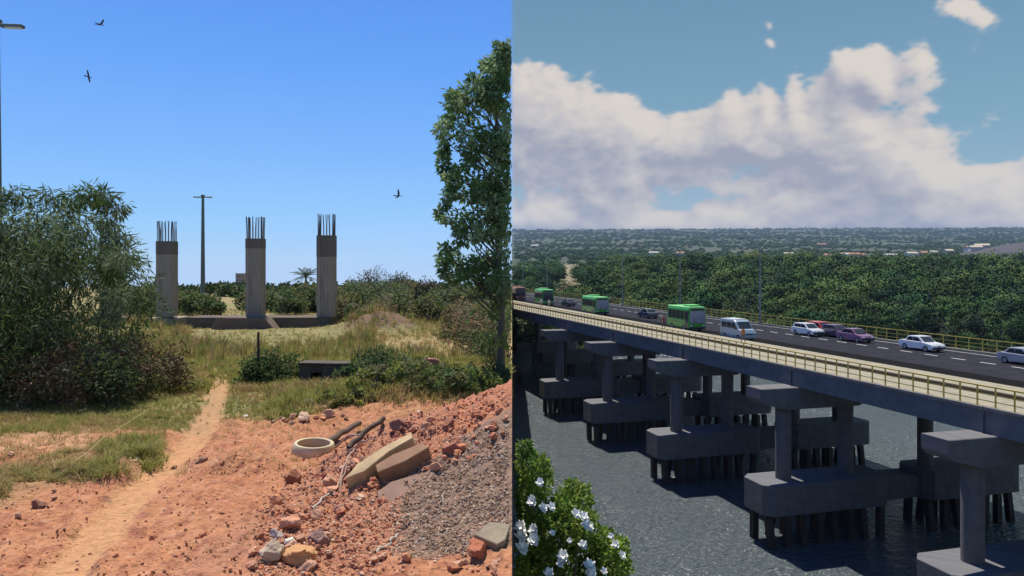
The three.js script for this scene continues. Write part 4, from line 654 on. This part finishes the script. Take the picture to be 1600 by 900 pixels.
function bus(label, mat, roofMat, s, w, L, H, o = {}) {
  const g = thing('bus', label, 'bus', toWorld(s, ROAD + 0.006, w), TURN + Math.PI, 'buses in the black lane'), W = 2.5, h = L / 2;
  part('body', rbox(L, H - 0.75, W, 0.14, 0, 0.38 + (H - 0.75) / 2, 0, 3), mat, g);
  part('roof', rbox(L - 0.12, 0.34, W - 0.1, 0.12, 0, H - 0.3, 0, 3), roofMat, g);
  part('roof_unit', rbox(1.7, 0.26, 1.5, 0.08, h * (o.unit ?? -0.2), H - 0.02, 0, 2), roofMat, g);
  const n = Math.max(3, Math.round((L - 1.6) / 1.15)), yb = H * 0.47, yt = H * 0.80;
  for (const z of [-1, 1]) for (let k = 0; k < n; k++) { const x0 = -h + 0.35 + k * (L - 1.5) / n, x1 = x0 + (L - 1.5) / n - 0.13; part('side_window', rbox(x1 - x0, yt - yb, 0.04, 0.015, (x0 + x1) / 2, (yb + yt) / 2, z * (W / 2 + 0.002), 1), glass, g); }
  for (const z of [-1, 1]) { part('door', rbox(0.85, yt - 0.62, 0.05, 0.015, h - 0.62, (0.6 + yt) / 2, z * (W / 2 + 0.004), 1), glass, g); part('mirror', rbox(0.12, 0.36, 0.2, 0.04, h + 0.12, yt - 0.15, z * (W / 2 + 0.12)), trim, g); }
  const ws = part('windshield', rbox(0.05, yt - 1.12, W - 0.3, 0.02, h + 0.006, (1.12 + yt) / 2, 0, 1), o.screen ?? glass, g); part('wiper', box(0.03, 0.6, 0.03, h + 0.05, 1.45, 0.4), trim, ws);
  part('destination_sign', rbox(0.05, 0.26, W - 0.7, 0.02, h + 0.012, H - 0.48, 0, 1), trim, g);
  part('rear_window', rbox(0.05, 0.8, W - 0.6, 0.02, -h - 0.006, (yb + yt) / 2, 0, 1), glass, g);
  part('bumper', rbox(0.14, 0.28, W - 0.1, 0.05, h + 0.02, 0.5, 0), trim, g); part('stripe', rbox(L - 0.4, 0.09, W + 0.02, 0.02, 0, yb - 0.2, 0, 1), roofMat, g);
  for (const z of [-1, 1]) { part('headlight', rbox(0.06, 0.18, 0.36, 0.03, h + 0.02, 0.82, z * 0.9), lampMat, g); part('tail_light', rbox(0.06, 0.3, 0.16, 0.03, -h - 0.02, 1.0, z * 1.05), redLamp, g); wheel(g, -h * 0.55, z * (W / 2 - 0.13), 0.44, 0.28); wheel(g, h * 0.55, z * (W / 2 - 0.13), 0.44, 0.28); }
  return g;
}
const sOf = (px, w) => ((w * FOCAL) / ((px - 457) * cT) - w * sT) / cT;      // where along the bridge a pixel column meets the line at w
const busGreen = carPaint(0.012, 0.30, 0.012), roofGreen = std({ color: new THREE.Color(0.16, 0.5, 0.16), roughness: 0.5 }), lilac = std({ color: new THREE.Color(0.3, 0.28, 0.33), roughness: 0.12 });
bus('green bus nearest the silver van, pale screen and roof box', busGreen, roofGreen, sOf(1072, 50.9), 50.9, 6.0, 3.4, { unit: 0.5, screen: lilac });
bus('green bus in the middle of the three green buses', busGreen, roofGreen, sOf(930, 50.9), 50.9, 6.6, 3.3, { screen: lilac });
bus('farthest green bus, at the left end of the visible bridge', busGreen, roofGreen, sOf(850, 50.9), 50.9, 5.4, 3.6, {});
bus('dark red bus cut off at the left end of the bridge', carPaint(0.28, 0.03, 0.02), std({ color: new THREE.Color(0.35, 0.2, 0.15) }), sOf(810, 52.2), 52.2, 4.0, 3.3, {});
{ // van
  const mat = carPaint(0.28, 0.36, 0.44, 0.2), g = thing('van', 'silver-blue van with rounded roof behind the nearest green bus', 'van', toWorld(sOf(1153, 50.8), ROAD + 0.006, 50.8), TURN + Math.PI);
  part('body', ext([[-2.25, 0.36], ...arch(-1.4, 0.4, 0.33), ...arch(1.5, 0.4, 0.33), [2.3, 0.36], [2.32, 0.85], [2.12, 1.15], [1.55, 1.28], [0.95, 2.08], [0.6, 2.25], [-2.05, 2.28], [-2.28, 2.1], [-2.3, 0.8]], 1.9, 0.09), mat, g);
  part('roof', rbox(2.5, 0.06, 1.5, 0.03, -0.75, 2.38, 0), std({ color: new THREE.Color(0.5, 0.52, 0.55), roughness: 0.4 }), g);
  slant(g, 'windshield', [0.98, 2.06], [1.58, 1.3], 1.6, 0.1); for (const z of [-1, 1]) { pane(g, 'side_window', [[0.15, 1.32], [0.15, 2.0], [0.75, 2.0], [1.25, 1.32]], z * 0.953); pane(g, 'side_window', [[-0.9, 1.35], [-0.9, 2.0], [0.05, 2.0], [0.05, 1.35]], z * 0.953); pane(g, 'side_window', [[-2.05, 1.35], [-2.05, 2.0], [-1.0, 2.0], [-1.0, 1.35]], z * 0.953); part('mirror', rbox(0.1, 0.22, 0.18, 0.04, 1.2, 1.4, z * 1.07), trim, g); part('headlight', rbox(0.1, 0.2, 0.3, 0.04, 2.33, 0.85, z * 0.7), lampMat, g); for (const x of [-1.4, 1.5]) wheel(g, x, z * 0.84, 0.34, 0.22); }
  part('bumper', rbox(0.14, 0.24, 1.8, 0.05, 2.38, 0.5, 0), std({ color: new THREE.Color(0.5, 0.47, 0.46) }), g); part('grille', rbox(0.06, 0.16, 0.9, 0.03, 2.38, 0.78, 0), trim, g);
}
car('white hatchback side by side with a red car', carPaint(0.62, 0.64, 0.68), sOf(1262, 61.8), 61.8, { hatch: true });
car('bright red car beyond the white hatchback', carPaint(0.5, 0.02, 0.02), sOf(1283, 64.0), 64.0, { high: 0.1, hatch: true });
car('dark plum car between the red and the lilac car', carPaint(0.06, 0.03, 0.07), sOf(1308, 63.6), 63.6, { hatch: true });
car('lilac and maroon saloon car beside the dashed line', carPaint(0.24, 0.11, 0.2, 0.2), sOf(1336, 62.2), 62.2, {});
car('white saloon car alone on the far lane', carPaint(0.66, 0.66, 0.68), sOf(1440, 62.6), 62.6, { stretch: 1.05 });
car('silver car cut off by the right edge', carPaint(0.36, 0.37, 0.4, 0.4), sOf(1602, 62.6), 62.6, {});
car('dark blue car in front of the middle green bus', carPaint(0.03, 0.035, 0.06), sOf(888, 55.2), 55.2, { away: true });
car('dark car between the middle and the nearest green bus', carPaint(0.035, 0.04, 0.07), sOf(1012, 56), 56, { away: true });

// ---------------- street lamps of the bridge
const galv = std({ color: new THREE.Color(0.2, 0.21, 0.22), roughness: 0.5, metalness: 0.5 });
{
  let first = null; const names = ['nearest double-armed lamp on the far edge of the bridge, above the middle of the wood', 'double-armed bridge lamp second nearest, right of the nearest green bus top', 'double-armed bridge lamp in the middle of the row of five', 'double-armed bridge lamp fourth in the row, near the farthest green bus', 'farthest double-armed bridge lamp at the left end'];
  [97.5, 121.5, 146, 195, 217].forEach((s, k) => {
    let g;
    if (!first) {
      g = first = thing('bridge_lamp', names[k], 'street lamp', V(0, 0, 0), TURN, 'double-armed bridge lamps');
      const pole = new THREE.CylinderGeometry(0.07, 0.14, 11, 10); pole.translate(0, 5.5, 0); part('pole', pole, galv, g); part('foot', rbox(0.45, 0.3, 0.45, 0.04, 0, 0.15, 0), galv, g);
      for (const q of [-1, 1]) { const B = new Bag(); B.limb([V(0, 10.6, 0), V(0, 11.5, q * 0.7), V(0, 12.1, q * 1.7), V(0, 12.3, q * 2.9)], [0.05, 0.045, 0.04, 0.035], 7, [1, 1, 1]); const a = part('arm', B.geo(), galv, g); part('lamp_head', rbox(0.26, 0.1, 0.8, 0.04, 0, 12.32, q * 3.2), trim, a); }
    } else g = copyOf(first, names[k]);
    g.position.copy(toWorld(s, WALK + 0.1, 65.4));
  });
}

// ---------------- pedestrians on the footway
function figureGeo(shirt, trousers, hair, skin) {
  const R = 104, mc = new MarchingCubes(R, new THREE.MeshBasicMaterial(), false, false, 200000); mc.isolation = 0;
  const seg = [];
  const add = (a, b, ra, rb) => seg.push([...a, ...b, ra, rb]);
  add([0, 0.98, 0], [0, 1.18, 0.0], 0.135, 0.125); add([0, 1.18, 0], [0, 1.4, -0.01], 0.13, 0.13); add([-0.13, 1.42, 0], [0.13, 1.42, 0], 0.07, 0.07); add([0, 1.44, 0], [0, 1.56, 0.02], 0.055, 0.052); add([0, 1.62, 0.02], [0, 1.69, 0.015], 0.092, 0.1); add([0, 1.57, 0.06], [0, 1.62, 0.05], 0.05, 0.06); add([0, 1.63, 0.11], [0, 1.605, 0.128], 0.012, 0.018);
  for (const q of [-1, 1]) {
    const st = q * 0.16; add([q * 0.085, 0.96, 0], [q * 0.1, 0.52, st * 0.9 + 0.03], 0.095, 0.06); add([q * 0.1, 0.52, st * 0.9 + 0.03], [q * 0.1, 0.09, st * 1.3 - 0.04], 0.058, 0.04); add([q * 0.1, 0.05, st * 1.3 - 0.05], [q * 0.11, 0.035, st * 1.3 + 0.15], 0.042, 0.032);
    add([q * 0.19, 1.41, 0], [q * 0.25, 1.14, -st * 0.5], 0.055, 0.043); add([q * 0.25, 1.14, -st * 0.5], [q * 0.26, 0.9, -st * 1.1 + 0.05], 0.04, 0.03);
    const hy = 0.86, hz = -st * 1.2 + 0.07, hx = q * 0.26; add([hx, hy, hz], [hx, hy - 0.05, hz + 0.01], 0.03, 0.03); for (let f = 0; f < 4; f++) add([hx, hy - 0.06, hz - 0.03 + f * 0.02], [hx - q * 0.012, hy - 0.125 + Math.abs(f - 1.4) * 0.012, hz - 0.026 + f * 0.021], 0.0095, 0.008); add([hx - q * 0.005, hy - 0.015, hz + 0.03], [hx - q * 0.015, hy - 0.07, hz + 0.055], 0.011, 0.009); add([q * 0.088, 1.63, 0.01], [q * 0.1, 1.66, 0.0], 0.016, 0.02);
  }
  const half = R / 2, box3 = seg.map((s) => [Math.min(s[1], s[4]) - Math.max(s[6], s[7]) - 0.12, Math.max(s[1], s[4]) + Math.max(s[6], s[7]) + 0.12]);
  for (let z = 0; z < R; z++) for (let y = 0; y < R; y++) for (let x = 0; x < R; x++) {
    const X = (x - half) / half * 0.92, Y = (y - half) / half * 0.92 + 0.9, Z = (z - half) / half * 0.92; let d = 1;
    if (Math.abs(Z) < 0.45 && Math.abs(X) < 0.42) for (let k = 0; k < seg.length; k++) { if (Y < box3[k][0] || Y > box3[k][1]) continue; const s = seg[k], ax = X - s[0], ay = Y - s[1], az = Z - s[2], bx = s[3] - s[0], by = s[4] - s[1], bz = s[5] - s[2], t = clamp((ax * bx + ay * by + az * bz) / (bx * bx + by * by + bz * bz), 0, 1), q = Math.hypot(ax - bx * t, ay - by * t, az - bz * t) - lerp(s[6], s[7], t); const kk = Math.max(s[6], s[7]) < 0.02 ? 0.004 : 0.03, h = Math.max(kk - Math.abs(d - q), 0) / kk; d = Math.min(d, q) - h * h * kk * 0.25; }
    mc.field[x + y * R + z * R * R] = -d;
  }
  mc.update();
  const n = mc.count, p = new Float32Array(n * 3), c = new Float32Array(n * 3);
  for (let k = 0; k < n; k++) { const X = mc.positionArray[k * 3] * 0.92, Y = mc.positionArray[k * 3 + 1] * 0.92 + 0.9, Z = mc.positionArray[k * 3 + 2] * 0.92; p.set([X, Y, Z], k * 3); const arm = Math.abs(X) > 0.2 && Y < 1.18; const q = Y > 1.69 || (Y > 1.56 && Z < -0.02) ? hair : Y > 1.475 || (arm && Y < 1.15) ? skin : Y > 0.98 ? shirt : Y > 0.09 ? trousers : [0.04, 0.035, 0.03]; c.set(q, k * 3); }
  const g = new THREE.BufferGeometry(); g.setAttribute('position', new THREE.BufferAttribute(p, 3)); g.setAttribute('color', new THREE.BufferAttribute(c, 3)); g.setAttribute('normal', new THREE.BufferAttribute(mc.normalArray.slice(0, n * 3), 3)); return g;
}
const bodyMat = std({ vertexColors: true, roughness: 0.85, side: THREE.DoubleSide });
for (const [px, w, turn, cols, label] of [[1037, 46.6, 0, [[0.26, 0.05, 0.05], [0.06, 0.04, 0.04]], 'person in dark red shirt walking beside the nearest green bus'], [1161, 46.6, Math.PI, [[0.52, 0.2, 0.05], [0.2, 0.13, 0.07]], 'person in orange shirt walking below the silver van'], [846, 46.4, 0, [[0.66, 0.64, 0.6], [0.3, 0.22, 0.16]], 'person in white walking at the left end of the cycle path, left of a pair'], [858, 46.9, 0, [[0.62, 0.6, 0.58], [0.4, 0.28, 0.2]], 'person in white walking at the left end of the cycle path, right of a pair']]) {
  const m = solo('person', figureGeo(cols[0], cols[1], [0.03, 0.02, 0.015], [0.28, 0.16, 0.1]), bodyMat, label, 'person', 'pedestrians on the bridge'); m.position.copy(toWorld(sOf(px, w), RAISED + 0.003, w)); m.rotation.y = TURN - Math.PI / 2 + turn;
}

// ---------------- the wood on the far bank
function treeKinds(count, seed, leaves, size) {
  return Array.from({ length: count }, (_, v) => {
    const r = makeRng(seed + v), F = new Bag(), T = new Bag(), clumps = [], tone = [[0.04, 0.088, 0.028], [0.058, 0.104, 0.034], [0.025, 0.055, 0.032], [0.076, 0.122, 0.038], [0.046, 0.07, 0.038], [0.032, 0.09, 0.034]][v % 6];
    const lobes = 6 + Math.floor(r() * 3); for (let k = 0; k < lobes; k++) { const a = r() * 6.28, q = 0.27 * Math.sqrt(r()), y = 0.36 + 0.5 * r(); for (let j = 0; j < 3; j++) { const d = sph(r).multiplyScalar(0.09); clumps.push([Math.cos(a) * q + d.x, Math.min(0.9, y * (1 - q * 0.6) + d.y), Math.sin(a) * q + d.z, 0.115 + 0.055 * r()]); } }
    for (let k = 0; k < 5; k++) { const a = r() * 6.28; clumps.push([Math.cos(a) * 0.22, 0.2 + 0.12 * r(), Math.sin(a) * 0.22, 0.1]); }
    foliage(F, clumps, { n: leaves, len: size, wid: size * 0.62, droop: 0.15, cols: [tone, tone.map((q) => q * 1.2), tone.map((q) => q * 0.82)], core: 0.5, round: true, vary: 0.2 }, r);
    T.limb(crook(V(0, -0.05, 0), V(0.02, 0.62, 0), 4, 0.015, r), taper(0.022, 0.008, 4), 6, [0.12, 0.1, 0.085]); for (let k = 0; k < 5; k++) { const c = clumps[k * 7 % clumps.length]; T.limb(crook(V(0, 0.3 + 0.05 * k, 0), V(c[0], c[1], c[2]), 3, 0.02, r), taper(0.01, 0.004, 3), 4, [0.12, 0.1, 0.085]); }
    return { F: F.geo(), T: T.geo() };
  });
}
{
  const kinds = treeKinds(8, 700, 78, 0.04), r = makeRng(808), spots = [];
  for (let tries = 0; tries < 9000 && spots.length < 900; tries++) {
    const D = 207 + 330 * Math.pow(r(), 1.25), X = (0.72 * D + 12) * r(), px = 800 + FOCAL * X / D; if (X < 3.5) continue;
    if (clearing(X, D) > 0.2 && D > 330) continue; if (px < 870 && D > 330 && r() > 0.4) continue;
    if (spots.some((q) => Math.hypot(q.X - X, q.D - D) < (D < 260 ? 6.2 : D < 320 ? 7.4 : 8.8))) continue;
    const H = (lerp(10, 16.5, ss(0.02, 0.22, X / D)) * lerp(0.62, 1, ss(205, 330, D)) + 8.5 * (r() - 0.45)) * (1 + 0.12 * fbm(X * 0.02, D * 0.02, 90, 2)); spots.push({ X, D, H, k: Math.floor(r() * 8), a: r() * 6.28 });
  }
  // largest in the picture first
  spots.sort((a, b) => b.H / b.D - a.H / a.D);
  const protos = [];
  spots.slice(0, 300).forEach((q) => {
    let g = protos[q.k];
    if (!g) { g = protos[q.k] = thing('wood_tree', 'dense green tree in the wood on the far bank behind the bridge', 'tree', V(0, 0, 0), 0, 'trees of the wood on the far bank'); part('trunk', kinds[q.k].T, woodMat, g); part('crown', kinds[q.k].F, leafDull, g); } else g = copyOf(g);
    g.position.set(q.X, landHeight(q.X, q.D) - 0.2, -q.D); g.rotation.y = q.a; g.scale.set(q.H * 1.3, q.H, q.H * 1.3);
  });
  const rest = spots.slice(300), o = new THREE.Object3D();
  kinds.forEach((kd, k) => { const list = rest.filter((q) => q.k === k), m = new THREE.InstancedMesh(kd.F, leafDull, list.length); list.forEach((q, n) => { o.position.set(q.X, landHeight(q.X, q.D) - 0.2, -q.D); o.rotation.set(0, q.a, 0); o.scale.set(q.H * 1.35, q.H, q.H * 1.35); o.updateMatrix(); m.setMatrixAt(n, o.matrix); }); m.name = numbered('far_wood'); shadowed(m); scene.add(m); tag(m, 'dense green canopy of the wood receding behind the front trees', 'wood', 'canopy of the receding wood', 'stuff'); });
  // undergrowth along the shore
  const under = treeKinds(2, 760, 26, 0.07), ub = []; for (let k = 0; k < 420; k++) { const D = 202 + 24 * r(), X = 1.5 + 0.75 * D * r(); ub.push([X, D, 2.5 + 3 * r()]); }
  const um = new THREE.InstancedMesh(under[0].F, leafDull, ub.length); ub.forEach(([X, D, H], n) => { o.position.set(X, landHeight(X, D) - H * 0.22, -D); o.rotation.set(0, n, 0); o.scale.set(H * 1.4, H, H * 1.4); o.updateMatrix(); um.setMatrixAt(n, o.matrix); }); um.name = 'shore_undergrowth'; shadowed(um); scene.add(um); tag(um, 'low green undergrowth along the far shore', 'undergrowth', null, 'stuff');
  // scattered woods over the plain
  const small = treeKinds(3, 780, 7, 0.16); const far = [];
  for (let tries = 0; tries < 60000 && far.length < 9000; tries++) { const D = 520 + 6100 * Math.pow(r(), 1.5), X = 8 + 0.82 * D * r(); if (fieldAt(X, D) > 0.06 + 0.2 * (r() - 0.4) && r() > 0.1) continue; if (clearing(X, D) > 0.3) continue; const hx = (X - 800) / 100, hd = (D - 1150) / 130; if (Math.exp(-(hx * hx + hd * hd)) > 0.3) continue; far.push([X, D, (5.5 + 5 * r()) * (1 + ss(1500, 5000, D) * 0.8), r()]); }
  small.forEach((kd, k) => { const list = far.filter((_, n) => n % 3 === k), m = new THREE.InstancedMesh(kd.F, leafDull, list.length); list.forEach(([X, D, H, a], n) => { o.position.set(X, landHeight(X, D) - H * 0.25, -D); o.rotation.set(0, a * 6, 0); o.scale.set(H * 1.9, H, H * 1.9); o.updateMatrix(); m.setMatrixAt(n, o.matrix); }); m.name = numbered('plain_woodland'); shadowed(m); scene.add(m); tag(m, 'scattered woodland over the distant plain', 'woodland', 'woodland on the plain', 'stuff'); });
}
{ // houses beyond the wood
  const r = makeRng(63), wallM = [[0.62, 0.54, 0.44], [0.66, 0.62, 0.55], [0.55, 0.42, 0.32]].map((c) => std({ color: new THREE.Color(...c) })), roofM = [[0.42, 0.2, 0.12], [0.5, 0.42, 0.34], [0.4, 0.38, 0.36]].map((c) => std({ color: new THREE.Color(...c) })), win = std({ color: new THREE.Color(0.08, 0.08, 0.09), roughness: 0.3 });
  for (const [px, D, L] of [[1178, 1330, 22], [1232, 1350, 16], [1296, 1300, 20], [1318, 1290, 14], [1332, 1310, 26], [1344, 1280, 18], [1392, 1300, 24], [1424, 1280, 20], [1443, 1270, 9], [1458, 1290, 12], [1482, 1280, 14], [1516, 1220, 16], [1524, 1200, 18], [1534, 1215, 20], [1062, 1500, 16], [1022, 1450, 18], [836, 2300, 22], [1284, 2600, 30]]) {
    const X = (px - 800) / FOCAL * D, y = landHeight(X, D), g = thing('house', px < 1100 ? 'tiny pale far-off house on the left of the plain' : px < 1260 ? 'low pale house behind the wood, left of the red-roofed cluster' : px < 1360 ? 'house of the pale cluster above the middle of the wood' : px < 1500 ? 'scattered pale house above the right of the wood' : 'house at the foot of the grey hill on the right', 'house', V(X, y - 1, -D), r() * 0.6 - 0.3, 'houses beyond the wood'), h = 6 + 2.5 * r(), w = 9, k = Math.floor(r() * 3);
    part('wall', box(L, h, w, 0, h / 2, 0), wallM[k], g); const rg = ext([[-w / 2 - 0.6, h + 0.02], [w / 2 + 0.6, h + 0.02], [0, h + 2.6]], L + 1, 0); rg.rotateY(Math.PI / 2); part('roof', rg, roofM[Math.floor(r() * 3)], g); for (let q = 0; q < 3; q++) part('window', box(1.6, 1.6, 0.1, -L / 2 + L * (q + 0.5) / 3, h * 0.6, w / 2 + 0.06), win, g);
  }
}
// ---------------- flowering shrub on the near bank
{
  const r = makeRng(2024), D0 = 7, base = V(0.42, EYE - 4.4, -D0), g = thing('flowering_shrub', 'leafy green shrub with white blossoms in the lower left of the river view', 'shrub', base), F = new Bag(), S = new Bag(), clumps = [];
  const put = (px, py, rad, D) => clumps.push([(px - 800) / FOCAL * D - base.x, EYE - (py - HORIZON) / FOCAL * D - base.y, -D - base.z, rad]);
  for (let k = 0; k < 150; k++) { const px = 800 + 172 * r(), topY = curve([[800, 700], [845, 712], [862, 755], [905, 756], [925, 800], [965, 838], [985, 900]], px) , py = topY + 14 + (960 - topY) * Math.pow(r(), 1.1); if (px > 905 && py < 800 && r() > 0.25) continue; put(px, py, 0.075 + 0.06 * r(), 6.7 + 0.8 * r()); }
  for (const [px, py] of [[806, 698], [828, 704], [846, 716], [852, 735], [893, 752], [910, 760], [915, 775], [918, 800], [952, 840], [968, 842], [972, 858], [960, 880], [948, 896], [820, 692]]) put(px, py + 6, 0.06, 6.8 + 0.4 * r());
  const clip = (x) => x + base.x > 0.05;
  foliage(F, clumps, { n: 95, len: 0.052, wid: 0.028, droop: 0.0, cols: [[0.16, 0.26, 0.035], [0.2, 0.3, 0.04], [0.12, 0.2, 0.03], [0.24, 0.32, 0.05]], core: 0.5, clip }, r);
  for (let k = 0; k < 26; k++) { const c = clumps[k * 6]; if (c[0] + base.x < 0.06) continue; S.limb(crook(V(0.1 * (r() - 0.5), 0, 0.1 * (r() - 0.5)), V(c[0], c[1], c[2]), 5, 0.03, r), taper(0.018, 0.004, 5), 5, [0.1, 0.075, 0.05]); }
  part('stem', S.geo(), woodMat, g); part('foliage', F.geo(), leafMat, g);
  const petal = std({ color: new THREE.Color(0.78, 0.78, 0.74), roughness: 0.7, side: THREE.DoubleSide });
  for (const [px, py, s, D] of [[844, 754, 8, 6.55], [832, 783, 10, 6.55], [849, 794, 9, 6.5], [862, 792, 8, 6.5], [900, 803, 9, 6.6], [912, 808, 10, 6.6], [917, 820, 10, 6.6], [922, 824, 8, 6.6], [814, 824, 12, 6.5], [815, 837, 12, 6.5], [834, 828, 10, 6.5], [834, 844, 12, 6.45], [816, 856, 13, 6.45], [880, 869, 11, 6.5], [911, 852, 9, 6.55], [921, 884, 12, 6.5], [924, 897, 12, 6.5], [863, 833, 6, 6.5], [955, 838, 6, 6.7], [962, 851, 8, 6.7], [972, 868, 8, 6.7], [944, 893, 7, 6.6], [858, 896, 10, 6.5], [876, 880, 8, 6.5], [890, 845, 5, 6.5]]) {
    const B = new Bag(), c = V((px - 800) / FOCAL * D - base.x, EYE - (py - HORIZON) / FOCAL * D - base.y, -D - base.z), R = s / FOCAL * D, n = V(r() - 0.5, 0.5 + r() * 0.5, 0.7).normalize();
    for (let k = 0; k < 16; k++) { const u = V(0, 0, 0).crossVectors(n, V(Math.cos(k * 2.4), 0.3, Math.sin(k * 2.4))).normalize(), dir = u.clone().addScaledVector(n, 0.15 + 0.08 * k).normalize(), side = V(0, 0, 0).crossVectors(dir, n).normalize(); B.leaf(c, dir, side, R * (1.15 - 0.03 * k), R * 0.85, [1, 1, 1], 0.2); }
    part('flower', B.geo(), petal, g);
  }
}
renderer.render(scene, camera);
